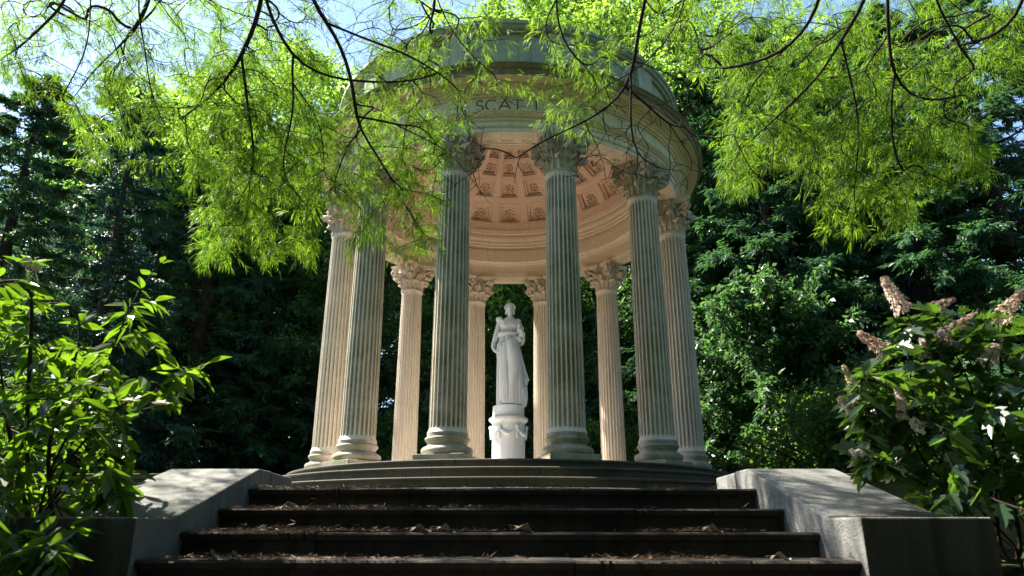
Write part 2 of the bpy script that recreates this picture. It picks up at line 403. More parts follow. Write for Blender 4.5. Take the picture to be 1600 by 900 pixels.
def acanthus(mb,rb,z0,h,w,out,az,curl=1.0):
    """one leaf hugging the bell, tip rolled out and over"""
    nu,nv=17,11; F=[];B=[]
    for i in range(nu):
        u=i/(nu-1)
        if u<.68:
            t=u/.68; rad=rb(z0+h*t*.86)+.018+out*.18*t*t; z=z0+h*.90*t
        else:
            t=(u-.68)/.32*PI*.88*curl; rr=h*.13
            rad=rb(z0+h*.9)+.018+out*.18+ (rr*1.35)*math.sin(t*.62)*1.3+ .25*out*(u-.68)/.32
            z=z0+h*.90+rr*math.sin(t)*1.0-(1-math.cos(t))*rr*.55
        wid=w*(.72+.42*math.sin(PI*min(u*1.15,1))) * (1 if u<.85 else (1-(u-.85)/.15*.55))
        wid*=1+.16*abs(math.sin(u*PI*4.5))
        rowF=[];rowB=[]
        for j in range(nv):
            v=j/(nv-1)*2-1
            rib=.020*math.exp(-(v/.16)**2)+.008*math.cos(v*PI*3.0)+.006*math.sin(u*28-abs(v)*5)
            rd=rad+rib-.03*abs(v)**2.2
            a=az+v*wid/max(rad,.2)
            zz=z-.035*h/.3*abs(v)*(.4+u)
            rowF.append((rd*math.cos(a),rd*math.sin(a),zz))
            ri=rd-.03; rowB.append((ri*math.cos(a),ri*math.sin(a),zz-(.02 if u>.68 else 0)))
        F.append(rowF);B.append(rowB)
    G=[f+b[::-1] for f,b in zip(F,B)]
    base=mb.n; mb.grid(np.array(G),closev=True); n=2*nv
    mb.f.append(tuple(base+k for k in range(n))); mb.f.append(tuple(base+(nu-1)*n+k for k in range(n-1,-1,-1)))
def spiral(mb,c,ax,up,r0,turns,tr,k=6,n=34,side=None,pull=0.0):
    ax=np.array(ax,float);up=np.array(up,float);c=np.array(c,float);side=np.cross(ax,up) if side is None else side
    pts=[];rad=[]
    for i in range(n):
        t=i/(n-1);a=t*turns*2*PI; r=r0*(1-t)**.8+.006
        pts.append(c+ax*r*math.cos(a+PI*.5)*-1+up*r*math.sin(a+PI*.5)+side*pull*t); rad.append(tr*(1-.55*t))
    mb.tube(pts,rad,k)
def make_column(az):
    c=thing_part('column',temple,(R*math.cos(az),R*math.sin(az),0),az)
    # local x axis points out of the ring
    mb=MB(); hp=.385; mb.box((0,0,ZP+.055),(hp,hp,.055)); mb.build('plinth',M['column'],c,bevel=.008)
    mb=MB(); z=ZP+.112; H=ZB-z
    pr=[(.0,z),(.33,z)]+torus_prof(.325,z+.062,.060,11)+[(.318,z+.124),(.318,z+.134)]
    pr+=[(.318-.028*math.sin(t*PI),z+.134+.055*t) for t in np.linspace(.1,.9,6)]+[(.312,z+.189),(.312,z+.199)]
    pr+=torus_prof(.300,z+.232,.034,9)+[(.300,z+.268),(.306,z+.272),(.306,z+.290),(DR+.022,z+.292),(DR+.022,ZB+.004)]
    mb.lathe(pr,seg=64); mb.build('base',M['column'],c,angle=40)
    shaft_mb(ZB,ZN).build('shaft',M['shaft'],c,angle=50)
    # capital
    mb=MB(); zt=ZS-.105; H=zt-ZN
    rb=lambda zz: .225+.012*((zz-ZN)/H)+.085*max(0,((zz-ZN)/H-.55)/.45)**2
    mb.lathe([(.2,ZN)]+torus_prof(.235,ZN+.022,.036,9)+[(.232,ZN+.06)]+[(rb(ZN+H*t),ZN+H*t) for t in np.linspace(.12,1,12)]+[(.2,zt+.01)],seg=48)
    for i in range(8):
        acanthus(mb,rb,ZN+.055,H*.40,.098,.20,i*PI/4+PI/8)
    for i in range(8):
        acanthus(mb,rb,ZN+.07,H*.66,.100,.30,i*PI/4)
    for i in range(4):   # corner volutes with their supporting leaves
        a=PI/4+i*PI/2; d=np.array([math.cos(a),math.sin(a),0]); e=np.array([-math.sin(a),math.cos(a),0])
        for s in (-1,1):
            st=[np.array([math.cos(a+s*.42),math.sin(a+s*.42),0])*rb(ZN+H*.6)*1.05+np.array([0,0,ZN+H*.56]),
                np.array([math.cos(a+s*.30),math.sin(a+s*.30),0])*(.33)+np.array([0,0,ZN+H*.80]),
                d*.42+e*s*.035+np.array([0,0,ZN+H*.965]), d*.475+e*s*.03+np.array([0,0,ZN+H*.93])]
            mb.tube(bez(st,12),np.linspace(.016,.026,12),6)
            spiral(mb,d*.455+e*s*.03+np.array([0,0,ZN+H*.865]),d,(0,0,1),.070,1.9,.024,side=e*s,pull=.02)
        for s in (-1,1):  # small inner helices under the fleuron
            a2=i*PI/2; f=np.array([math.cos(a2),math.sin(a2),0]); g=np.array([-math.sin(a2),math.cos(a2),0])
            spiral(mb,f*.335+g*s*.065+np.array([0,0,ZN+H*.88]),g*-s,(0,0,1),.042,1.6,.015,side=f,pull=.012)
            st=[f*.27+g*s*.17+np.array([0,0,ZN+H*.55]),f*.30+g*s*.15+np.array([0,0,ZN+H*.78]),f*.335+g*s*.07+np.array([0,0,ZN+H*.93])]
            mb.tube(bez(st,8),.014,5)
    mb.build('capital',M['capital'],c,angle=55)
    # abacus: concave-sided square, with a flower on each side
    mb=MB()
    def outline(k):
        o=[]
        for i in range(4):
            a=PI/4+i*PI/2; nx=PI/4+(i+1)*PI/2
            p0=np.array([math.cos(a),math.sin(a)])*.545*k; p1=np.array([math.cos(nx),math.sin(nx)])*.545*k
            t0=np.array([-math.sin(a),math.cos(a)])*.045; p0=p0+t0; p1=p1-np.array([-math.sin(nx),math.cos(nx)])*.045
            mid=(p0+p1)/2; inn=mid/np.linalg.norm(mid)*(.325*k)
            ctrl=2*inn-mid
            for t in np.linspace(0,1,10): o.append((1-t)**2*p0+2*t*(1-t)*ctrl+t*t*p1)
        return o
    lv=[(.93,zt),(.955,zt+.045),(.97,zt+.052),(1.0,zt+.075),(1.0,zt+.103)]
    mb.grid(np.array([[(x,y,z) for x,y in outline(k)] for k,z in lv]),closev=True)
    b=mb.n-5*40; mb.f.append(tuple(b+i for i in range(40))); mb.f.append(tuple(b+160+i for i in range(39,-1,-1)))
    for i in range(4):
        a=i*PI/2; d=np.array([math.cos(a),math.sin(a),0])
        cc=d*.345+np.array([0,0,zt+.045])
        mb.ell(cc,(.03,.03,.03),8,6)
        e=np.array([-math.sin(a),math.cos(a),0])
        for q in range(6):
            an=q*PI/3; mb.ell(cc+.036*(e*math.cos(an)+np.array([0,0,1])*math.sin(an)),(.024,.024,.022),7,5)
    mb.build('abacus',M['capital'],c,angle=35)
    return c
def thing_part(name,parent,loc,rz):
    o=bpy.data.objects.new(name,None); COL.objects.link(o); o.parent=parent; o.location=loc; o.rotation_euler=(0,0,rz); o.empty_display_size=.2; return o
def bez(P,n):
    P=[np.array(p,float) for p in P]; out=[]
    for t in np.linspace(0,1,n):
        Q=P
        while len(Q)>1: Q=[Q[i]*(1-t)+Q[i+1]*t for i in range(len(Q)-1)]
        out.append(Q[0])
    return np.array(out)
az0=-PI/2+PI/12
col0=make_column(az0)
for i in range(1,12):
    c=copy_tree(col0,temple); a=az0+i*PI/6
    c.location=(R*math.cos(a),R*math.sin(a),0); c.rotation_euler=(0,0,a)

# --- entablature -------------------------------------------------------------
def ring(name,prof,mat,seg=240,parent=temple,ang=30):
    mb=MB(); mb.lathe([(r*R,zr(z)) for r,z in prof],seg=seg,close=True); return mb.build(name,mat,parent,angle=ang)
arch=ring('architrave',[(.985,1.863),(1.055,1.863),(1.055,1.886),(1.058,1.889),(1.064,1.889),(1.064,1.915),(1.067,1.918),(1.073,1.918),(1.073,1.927),(1.070,1.930),(.985,1.930)],M['outer'])
for zf,rf in ((1.8875,1.0585),(1.9165,1.0675)): ring('fillet',[(rf-.004,zf-.003),(rf+.002,zf-.003),(rf+.0035,zf+.0035),(rf-.004,zf+.0035)],M['bed'])
# carved band on top of the architrave
mb=MB(); mb.lathe([(r*R,zr(z)) for r,z in [(1.0,1.9305),(1.078,1.9305),(1.080,1.935),(1.088,1.950),(1.094,1.953),(1.094,1.958),(1.0,1.958)]],seg=240,close=True)
nt=300
for i in range(nt):
    a=2*PI*i/nt; hw=2*PI/nt*.5
    pts=[]
    for t in np.linspace(0,1,5):
        aa=a+hw*(t*2-1)*.9; zz=1.934+.015*math.sin(t*PI); rr=(1.086+.006*math.sin(t*PI))*R
        pts.append((rr*math.cos(aa),rr*math.sin(aa),zr(zz)))
    mb.tube(pts,.0085,4,False)
mb.build('carved_band',M['bed'],temple,angle=35)
frieze=ring('frieze',[(1.0,1.9585),(1.070,1.9585),(1.070,2.042),(1.0,2.042)],M['outer'])
ring('bed_moulding',[(1.0,2.0425),(1.080,2.0425),(1.084,2.049),(1.094,2.051),(1.096,2.062),(1.108,2.066),(1.112,2.076),(1.122,2.079),(1.124,2.0895),(1.0,2.0895)],M['bed'])
ring('cornice_underside',[(1.122,2.0899),(1.183,2.0955),(1.183,2.0925),(1.122,2.0896)],M['bed'])  # pale soffit layer; light bounced from below put into its colour
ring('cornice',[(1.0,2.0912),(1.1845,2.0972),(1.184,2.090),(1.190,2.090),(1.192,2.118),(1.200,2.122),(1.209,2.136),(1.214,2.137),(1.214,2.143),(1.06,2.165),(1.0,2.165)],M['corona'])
mb=MB(); nd=180
for i in range(nd):
    a=2*PI*i/nd; mt=Matrix.Rotation(a,3,'Z')
    rr=1.114*R; mb.box((rr*math.cos(a),rr*math.sin(a),zr(2.080)),(.035,.028,.022),mt)
mb.lathe([(1.104*R,zr(2.070)),(1.112*R,zr(2.070)),(1.112*R,zr(2.090)),(1.104*R,zr(2.090))],seg=240,close=True)
mb.build('dentil_band',M['bed'],temple)
ring('attic_wall',[(1.0,2.1655),(1.055,2.1655),(1.055,2.19),(1.045,2.195),(1.045,2.44),(1.0,2.44)],M['attic'])
attic_mb=None
for i in range(12):
    a=az0+i*PI/6; mb=MB(); w=.062
    P=[]
    for aa in np.linspace(a-w,a+w,7):
        P.append([(rr*R*math.cos(aa),rr*R*math.sin(aa),zr(zz)) for rr,zz in [(1.03,2.166),(1.078,2.166),(1.078,2.192),(1.072,2.196),(1.072,2.438),(1.03,2.438)]])
    b=mb.n; mb.grid(np.array(P),closev=True); mb.f.append(tuple(b+k for k in range(6))); mb.f.append(tuple(b+36+k for k in range(5,-1,-1)))
    mb.build('pier',M['attic'],temple,angle=30)
ring('attic_coping',[(1.0,2.4405),(1.062,2.4405),(1.066,2.452),(1.078,2.455),(1.086,2.470),(1.094,2.472),(1.094,2.492),(1.0,2.51)],M['attic'])
mb=MB(); mb.lathe([(r*R,zr(z)) for r,z in [(.0,2.86),(.2,2.85),(.45,2.78),(.7,2.68),(.86,2.58),(1.0,2.50),(1.0,2.46),(.88,2.46),(.7,2.58),(.45,2.70),(.2,2.76),(0,2.77)]],seg=96)
mb.build('roof',M['attic'],temple,angle=40)
# soffit with scrollwork, the clean inside ring
ring('soffit',[(.9245,1.864),(.985-.001,1.864),(.985-.001,1.93),(.9245,1.93)],M['inner'])
ring('inner_architrave',[(.922,1.862),(.924,1.93),(.96,1.97),(.98,1.97),(.98,2.22),(.905,2.22),(.875,2.20),(.858,2.232),(.858,2.222),(.862,2.212),(.862,2.200),(.868,2.196),(.868,2.180),(.866,2.170),(.872,2.150),(.878,2.142),(.878,2.122),(.885,2.118),(.885,2.100),(.892,2.094),(.892,2.072),(.884,2.068),(.884,1.976),(.892,1.970),(.900,1.968),(.902,1.962),(.914,1.958),(.914,1.950),(.9205,1.948),(.9205,1.905),(.9175,1.903),(.9175,1.862)],M['inner'])
# underside panels: raised border and three scrolls in each bay
zs=zr(1.8625)
for b in range(12):
    mb=MB()
    am=az0+PI/12+b*PI/6; hw=.150
    for rr in (.942,1.032):
        mb.tube([(rr*R*math.cos(a),rr*R*math.sin(a),zs) for a in np.linspace(am-hw,am+hw,14)],.010,5)
    for s in (-1,1):
        a=am+s*hw; mb.tube([(rr*R*math.cos(a),rr*R*math.sin(a),zs) for rr in (.942,1.032)],.010,5)
    for q in (-1,0,1):
        a=am+q*.092; ctr=np.array([.987*R*math.cos(a),.987*R*math.sin(a),zs]); e1=np.array([math.cos(a),math.sin(a),0]);e2=np.array([-math.sin(a),math.cos(a),0])
        spiral(mb,ctr,e2*(1 if q%2 else -1),e1,.115,2.1,.015,k=5,n=30)
        mb.ell(ctr,(.028,.028,.014),8,5)
        for w in range(5):
            an=w*2*PI/5; mb.ell(ctr+.05*(e1*math.cos(an)+e2*math.sin(an)),(.016,.016,.010),6,4)
    mb.tube([((.987+.035*math.sin((a-am)/.092*PI))*R*math.cos(a),(.987+.035*math.sin((a-am)/.092*PI))*R*math.sin(a),zs) for a in np.linspace(am-.145,am+.145,40)],.011,5)
    mb.build('soffit_scrollwork',M['inner'],temple,smooth=True)
# wide soffit to the outer face
ring('soffit_band',[(.9855,1.8605),(1.052,1.8605),(1.052,1.8625),(.9855,1.8625)],M['inner'])

# --- coffered dome ----------------------------------------------------------
DA,DB,DZ=.862,.42,2.232
def ydome(ph):
    X=0;Y=3.898+DA*math.cos(ph);Z=DZ+DB*math.sin(ph)
    d=Y*cT+Z*sT; return CYP-FPX*(Z*cT-Y*sT)/d
def ph_at(y):
    lo,hi=0,1.35
    for _ in range(40):
        m=(lo+hi)/2
        if ydome(m)>y: lo=m
        else: hi=m
    return lo
rows=[(348,320),(309,284),(276,255),(249,236)]
rowph=[(ph_at(a),ph_at(b)) for a,b in rows]
edges=[0.0]; lvl=[]
phs=[0.0];lev=[]
def addseg(p1,l):
    phs.append(p1); lev.append(l)
ST=[.10,.13,.20,.23]
for (a,b) in rowph:
    addseg((phs[-1]+a)/2,0); addseg(a,0); w=b-a
    addseg(a+w*.04,('s',1)); addseg(a+w*.11,('c',1)); addseg(a+w*.14,('s',2)); addseg(a+w*.86,('c',2)); addseg(a+w*.89,('s',2)); addseg(a+w*.96,('c',1)); addseg(b,('s',1))
for p in np.linspace(phs[-1],PI/2,8)[1:]: addseg(p,0)
# vertex levels by position instead of by segment: build vertex arrays with depth 0/1/2 on both grid directions
vph=[];vl=[]
def vp(p,l): vph.append(p);vl.append(l)
vp(0,0)
for (a,b) in rowph:
    w=b-a
    for t,l in ((0,0),(.02,1),(.11,1),(.13,2),(.5,2),(.87,2),(.89,1),(.98,1),(1,0)): vp(a+t*w,l)
for p in np.linspace(rowph[-1][1],PI/2,8)[1:]: vp(p,0)
vaz=[];va=[]
for k in range(24):
    a0=(k-.5)*2*PI/24+PI/2
    w=2*PI/24
    for t,l in ((0,0),(.08,0),(.155,0),(.17,1),(.23,1),(.245,2),(.5,2),(.755,2),(.77,1),(.83,1),(.845,0),(.92,0)): vaz.append(a0+t*w);va.append(l)
mb=MB(); P=np.zeros((len(vaz),len(vph),3)); dep=[0,.06,.14]
for i,(a,la) in enumerate(zip(vaz,va)):
    for j,(p,lp) in enumerate(zip(vph,vl)):
        d=dep[min(la,lp)]/R; r=(DA+d)*math.cos(p); z=DZ+(DB+d)*math.sin(p)
        P[i,j]=(r*R*math.cos(a),r*R*math.sin(a),zr(z))
mb.grid(P,closeu=True); domeo=mb.build('dome_ceiling',M['dome'],temple)
# raised dotted rims beside the coffers
mb=MB()
for k in range(24):
    for (a,b) in rowph:
        ac=k*2*PI/24+PI/2
        for s in (-1,1):
            for t in np.linspace(.05,.95,9):
                p=a+(b-a)*t; aa=ac+s*.385*2*PI/24; mb.box((DA*math.cos(p)*R*math.cos(aa),DA*math.cos(p)*R*math.sin(aa),zr(DZ+DB*math.sin(p))),(.012,.009,.009))
        for t in np.linspace(-.37,.37,10):
            for p in (a-.018,b+.014):
                aa=ac+t*2*PI/24; mb.box((DA*math.cos(p)*R*math.cos(aa),DA*math.cos(p)*R*math.sin(aa),zr(DZ+DB*math.sin(p))),(.010,.010,.012))
mb.build('bead_rims',M['dome'],domeo)
def rosette(size):
    mb=MB(); mb.ell((0,0,.02),(size*.22,size*.22,.06),10,6)
    mb.lathe([(size*.30,0),(size*.34,.022),(size*.38,0)],seg=20)
    for q in range(8):
        a=q*PI/4; m=Matrix.Rotation(a,3,'Z')
        mb.ell((math.cos(a)*size*.66,math.sin(a)*size*.66,.008),(size*.30,size*.20,.055),8,5,m)
    return mb
rmesh={}
for ri,(a,b) in enumerate(rowph):
    p=(a+b)/2; hgt=(b-a)*.36*math.hypot(DA*math.sin(p),DB*math.cos(p))*R*.95; wid=DA*math.cos(p)*R*2*PI/24*.20*1.12
    size=max(min(hgt,wid),.04)
    proto=rosette(1.0*size).build('rosette',M['dome'],domeo,smooth=True)
    for k in range(24):
        o=proto if k==0 else proto.copy()
        if k: COL.objects.link(o)
        az=PI/2+k*2*PI/24; d=dep[2]/R
        pos=Vector(((DA+d)*math.cos(p)*R*math.cos(az),(DA+d)*math.cos(p)*R*math.sin(az),zr(DZ+(DB+d)*math.sin(p))))
        nrm=Vector((math.cos(p)/DA*math.cos(az),math.cos(p)/DA*math.sin(az),math.sin(p)/DB)).normalized()
        o.location=pos; o.rotation_mode='QUATERNION'; o.rotation_quaternion=(-nrm).to_track_quat('Z','Y')
        o.scale=(wid/size,hgt/size,1)
# --- inscription ------------------------------------------------------------
LET={}
def letter_polys(ch):
    T=.085
    if ch=='I': return [[(.5,0),(.5,1)],[(.38,0),(.62,0)],[(.38,1),(.62,1)]]
    if ch=='L': return [[(.2,1),(.2,0),(.75,0),(.75,.12)],[(.1,1),(.3,1)]]
    if ch=='T': return [[(.5,0),(.5,1)],[(.05,.9),(.05,1),(.95,1),(.95,.9)],[(.4,0),(.6,0)]]
    if ch=='A': return [[(.02,0),(.5,1),(.98,0)],[(.2,.36),(.8,.36)]]
    if ch=='C': return [[(.5+.48*math.cos(a),.5+.5*math.sin(a)) for a in np.linspace(.85,2*PI-.85,18)]]
    if ch=='S': return [[(.5+.33*math.cos(a),.75+.25*math.sin(a)) for a in np.linspace(.5,PI*1.5,11)]+[(.5+.36*math.cos(a),.25+.25*math.sin(a)) for a in np.linspace(PI/2,-PI+.5,11)]]
def put_letter(ch,px,wfac):
    hz0,hz1=1.972,2.030; rr=1.0706; Z=(hz0+hz1)/2
    # azimuth of the letter from its place in the photograph's inscription
    best=min(np.linspace(-1.2,1.2,2401),key=lambda a:abs(FPX*(rr*math.sin(a)-.02)/((3.898-rr*math.cos(a))*cT+Z*sT)+800-px))
    mb=MB(); H=(hz1-hz0)*R; W=H*wfac
    for k,pl in enumerate(letter_polys(ch)):
        pts=[]
        for i in range(len(pl)-1):
            for t in np.linspace(0,1,6 if len(pl)<6 else 2)[:-1]: pts.append(np.array(pl[i])*(1-t)+np.array(pl[i+1])*t)
        pts.append(np.array(pl[-1]))
        wd=(.021 if (ch in 'ILT' and k==0) or ch in 'ACS' else .010)*.5
        for i in range(len(pts)-1):
            a,b=pts[i],pts[i+1]; P=[];d=np.array([(b[0]-a[0])*W,(b[1]-a[1])*H]); L=np.linalg.norm(d)
            if L<1e-6: continue
            d/=L; nn=np.array([-d[1],d[0]])*wd
            for q,s in ((a,1),(a,-1),(b,-1),(b,1)):
                e=d*(.004 if q is b else -.004)
                x=(q[0]-.5)*W+nn[0]*s+e[0]; zz=q[1]*H+nn[1]*s+e[1]
                an=best+x/(rr*R); P.append((rr*R*math.sin(an),-rr*R*math.cos(an),zr(hz0)+zz))
            P2=[(x*.9985,y*.9985,z) for x,y,z in P]
            mb.add(P+P2,[(0,1,2,3),(7,6,5,4),(0,4,5,1),(1,5,6,2),(2,6,7,3),(3,7,4,0)])
    mb.build('inscription_letter',M['letter'],frieze)
for ch,px,w in (('I',715,.8),('L',731,.75),('S',750,.8),('C',768,1.0),('A',789,1.05),('T',809,.95),('I',838,.8),('L',946,.75),('T',972,.85),('T',993,.85)): put_letter(ch,px,w)

# ================================================================ STATUE on its PEDESTAL
PZ=zr(.70)
ped=thing('pedestal','white round pedestal with carved garland swags on the temple floor','pedestal',(0,0,ZP))
hP=PZ-ZP
mb=MB(); mb.lathe([(0,0),(.326,0),(.326,.04),(.322,.05),(.320,hP-.42),(.322,hP-.40),(.322,hP-.36),(.318,hP-.355)],seg=64); mb.build('drum',M['marble'],ped,angle=35)
mb=MB(); mb.lathe([(.2,hP-.36),(.325,hP-.36),(.330,hP-.345),(.345,hP-.33),(.372,hP-.30),(.378,hP-.295),(.385,hP-.29),(.385,hP-.250),(.375,hP-.243),(.345,hP-.225),(.318,hP-.205),(.312,hP-.20),(.312,hP-.01),(.305,hP-.002),(.0,hP-.002)],seg=64)
mb.build('cap',M['marble'],ped,angle=35)
mb=MB()
nsw=6
for i in range(nsw):
    a0=-PI/2+(i-.5)*2*PI/nsw; 
    for j in range(17):
        t=j/16; a=a0+t*2*PI/nsw; z=hP-.45-.13*math.sin(t*PI); rr=.335+.01*math.sin(t*PI)
        s=.022+.018*math.sin(t*PI)
        mb.ell((rr*math.cos(a),rr*math.sin(a),z+rng.normal(0,.005)),(s,s,s*.95),8,6)
    mb.ell((.35*math.cos(a0),.35*math.sin(a0),hP-.43),(.040,.040,.045),10,7)
    for k in range(5):
        mb.ell((.345*math.cos(a0+.02*math.sin(k*2)),.345*math.sin(a0+.02*math.sin(k*2)),hP-.48-k*.038),(.034-.004*k,.034-.004*k,.03),8,5)
mb.build('garland',M['marble'],ped,smooth=True)

def statue():
    t=thing('statue','white marble statue of a draped woman standing on the garlanded pedestal','statue',(0,0,PZ))
    S=.00369; ZZ=.00394
    X=lambda p:(p-228)*S*.98
    Zf=lambda y:(602-y)*ZZ
    def loft(mb,rows,fold,k=72,phase=0.0,dep=.74,nz=70):
        ys=[r[0] for r in rows]; lo=[r[1] for r in rows]; hi=[r[2] for r in rows]; yo=[r[3] if len(r)>3 else 0 for r in rows]; fa=[r[4] if len(r)>4 else 1 for r in rows]
        Y=np.linspace(ys[0],ys[-1],nz); P=[]
        o=np.argsort(ys); f=lambda arr:np.interp(Y,np.array(ys)[o],np.array(arr)[o])
        L,Hh,O,FA=f(lo),f(hi),f(yo),f(fa)
        for y,l,h,oo,fam in zip(Y,L,Hh,O,FA):
            a=np.linspace(0,2*PI,k,endpoint=False); rx=(h-l)/2*S; cx=X((l+h)/2); z=Zf(y)
            w=1+fold*fam*(.6*np.sin(8*a+phase+z*1.6+.8*np.sin(2*a+z*2.5))+.3*np.sin(15*a-z*2.2+1)+.25*np.sin(5*a+z*4))
            P.append(np.stack([cx+rx*w*np.cos(a),oo+rx*dep*w*np.sin(a),np.full(k,z)],-1))
        b=mb.n; mb.grid(np.array(P),closev=True); n=len(P)
        mb.f.append(tuple(b+i for i in range(k))); mb.f.append(tuple(b+(n-1)*k+i for i in range(k-1,-1,-1)))
    # figure ---------------------------------------------------------------
    mb=MB()
    loft(mb,[(330,176,284,0),(290,170,288,0),(250,182,280,0),(222,188,274,0),(200,184,280,-.01),(175,180,284,-.02),(158,176,284,0),(146,186,276,.01),(136,205,262,.01),(128,216,254,.0)],0.0,nz=40,dep=.66)
    mb.ell((X(210),-.095,Zf(180)),(.062,.055,.06)); mb.ell((X(256),-.095,Zf(180)),(.062,.055,.06))
    mb.tube([(X(236),0,Zf(150)),(X(236),-.01,Zf(120)),(X(236),-.02,Zf(100))],[.062,.052,.055],12)
    mb.ell((X(236),-.03,Zf(84)),(.088,.108,.128),18,14)              # skull
    mb.ell((X(236),-.065,Zf(100)),(.062,.07,.075),14,10)             # jaw
    mb.tube([(X(236),-.128,Zf(80)),(X(236),-.150,Zf(93)),(X(236),-.135,Zf(97))],[.012,.019,.015],7)
    mb.ell((X(236),-.130,Zf(105)),(.026,.014,.010),8,6)              # lips
    mb.ell((X(236),-.118,Zf(114)),(.026,.022,.018),8,6)              # chin
    for s in (-1,1):
        mb.ell((X(236)+s*.034,-.118,Zf(84)),(.020,.014,.010),8,6)
        mb.ell((X(236)+s*.034,-.126,Zf(77)),(.027,.014,.006),8,6)
        mb.ell((X(236)+s*.092,-.02,Zf(92)),(.012,.025,.032),8,6)
    # arm on the photograph's left hangs and the hand rests by the hip
    mb.ell((X(180),0,Zf(152)),(.07,.07,.07))
    mb.tube(bez([(X(180),0,Zf(152)),(X(160),.0,Zf(210)),(X(146),.0,Zf(262)),(X(141),-.01,Zf(285))],10),np.linspace(.062,.046,10),10)
    mb.tube(bez([(X(141),-.01,Zf(285)),(X(142),-.05,Zf(305)),(X(155),-.10,Zf(320))],8),np.linspace(.046,.030,8),10)
    mb.ell((X(160),-.115,Zf(323)),(.042,.024,.030))
    for q in range(4):
        mb.tube([(X(164),-.13,Zf(316+q*4)),(X(173),-.145,Zf(320+q*4)),(X(178),-.14,Zf(327+q*4))],[.011,.010,.008],6)
    mb.tube([(X(158),-.13,Zf(315)),(X(166),-.155,Zf(312))],[.012,.009],6)
    # arm on the right bent, hand raised to the waist
    mb.ell((X(282),0,Zf(154)),(.066,.066,.066))
    mb.tube(bez([(X(283),0,Zf(155)),(X(298),.02,Zf(195)),(X(307),.02,Zf(235))],9),np.linspace(.058,.048,9),10)
    mb.tube(bez([(X(307),.02,Zf(238)),(X(302),-.08,Zf(232)),(X(290),-.16,Zf(205))],9),np.linspace(.047,.030,9),10)
    mb.ell((X(287),-.175,Zf(198)),(.034,.028,.040))
    for q in range(4):
        mb.tube([(X(283+q*3),-.19,Zf(192)),(X(281+q*3),-.205,Zf(183)),(X(279+q*3),-.20,Zf(177))],[.010,.009,.007],6)
    mb.tube([(X(281),-.18,Zf(198)),(X(275),-.19,Zf(192))],[.011,.008],6)
    for s,fx in ((-1,184),(1,226)):
        mb.tube([(X(228)+s*.07,0,Zf(335)),(X(fx+4),-.07,Zf(450)),(X(fx),-.08,.04)],[.10,.07,.045],12)
    # feet
    for fx in (182,226):
        mb.ell((X(fx),-.16,.035),(.045,.11,.035))
        for q in range(5): mb.ell((X(fx)+(q-2)*.018,-.255+abs(q-1.5)*.008,.022),(.011,.024,.014),6,5)
    fig=mb.build('figure',M['marble'],t,smooth=True)
    m=fig.modifiers.new('remesh','REMESH'); m.mode='VOXEL'; m.voxel_size=.010; m.use_smooth_shade=True
    m=fig.modifiers.new('sm','SMOOTH'); m.factor=.5; m.iterations=3
    # hair -------------------------------------------------------------------
    mb=MB(); mb.ell((X(236),.015,Zf(76)),(.098,.105,.118),16,12)
    for i in range(15):
        a=PI*(i/14)
        mb.ell((X(236)+.098*math.cos(a),-.075+.02*math.sin(a),Zf(84)+.098*math.sin(a)),(.026,.028,.026),8,6)
    mb.ell((X(236),.10,Zf(70)),(.055,.06,.05)); mb.ell((X(214),-.02,Zf(106)),(.025,.035,.05)); mb.ell((X(258),-.02,Zf(106)),(.025,.035,.05))
    h=mb.build('hair',M['marble'],t,smooth=True)
    m=h.modifiers.new('remesh','REMESH'); m.mode='VOXEL'; m.voxel_size=.009; m.use_smooth_shade=True
    # drapery ------------------------------------------------------------------
    mb=MB()
    loft(mb,[(602,166,300,0,1.2),(575,166,292,0,1.1),(540,172,296,0,1.2),(500,178,284,0,1.2),(460,178,278,0,1.1),(420,176,278,0,1),(370,170,282,0,.8),(320,166,288,0,.7),(290,166,292,0,.6),(262,174,288,0,.6),(240,178,286,0,.8),(228,176,288,0,1.2)],.13,nz=90,dep=.72)
    # thigh and knee pressing through the cloth
    mb.tube(bez([(X(240),-.10,Zf(270)),(X(264),-.22,Zf(360)),(X(262),-.25,Zf(420)),(X(240),-.17,Zf(520)),(X(228),-.16,Zf(590))],16),np.interp(np.linspace(0,1,16),[0,.3,.5,.8,1],[.14,.13,.10,.075,.07]),14)
    mb.tube(bez([(X(195),-.05,Zf(280)),(X(188),-.10,Zf(400)),(X(184),-.10,Zf(560))],12),np.linspace(.12,.07,12),12)
    # long folds falling from hip
    for i in range(15):
        x0=170+i*8.2; x1=172+i*8.6+8*math.sin(i); yy=-.17*math.sqrt(max(.05,1-((x0-228)/66)**2))-.03
        mb.tube(bez([(X(x0),yy,Zf(245+rng.integers(0,60))),(X((x0+x1)/2+rng.normal(0,6)),yy-.05,Zf(420)),(X(x1),yy-.04,Zf(598))],16),np.interp(np.linspace(0,1,16),[0,.5,1],[.014,.030,.040]),7)
    # diagonal sweep of cloth across the thighs
    for i in range(6):
        mb.tube(bez([(X(285-i*3),-.12,Zf(248+i*13)),(X(235),-.26,Zf(290+i*22)),(X(180+i*3),-.17,Zf(350+i*34))],16),.019,7)
    # belt roll and chest tunic edge
    for zz,am in ((228,.0),(222,.01)):
        pts=[(X(231)+.215*math.cos(a),.0+.155*math.sin(a),Zf(zz)+.014*math.sin(7*a)) for a in np.linspace(0,2*PI,40)]
        mb.tube(pts,.028,8)
    # tunic over the bust gathered to the left shoulder
    for i in range(7):
        mb.tube(bez([(X(170+i*5),-.03,Zf(140+i*2)),(X(206+i*5),-.17,Zf(168+i*5)),(X(278-i*4),-.10,Zf(160+i*9))],14),.013,6)
    mb.ell((X(176),-.02,Zf(140)),(.075,.08,.05)); mb.ell((X(168),-.02,Zf(146)),(.04,.06,.05))
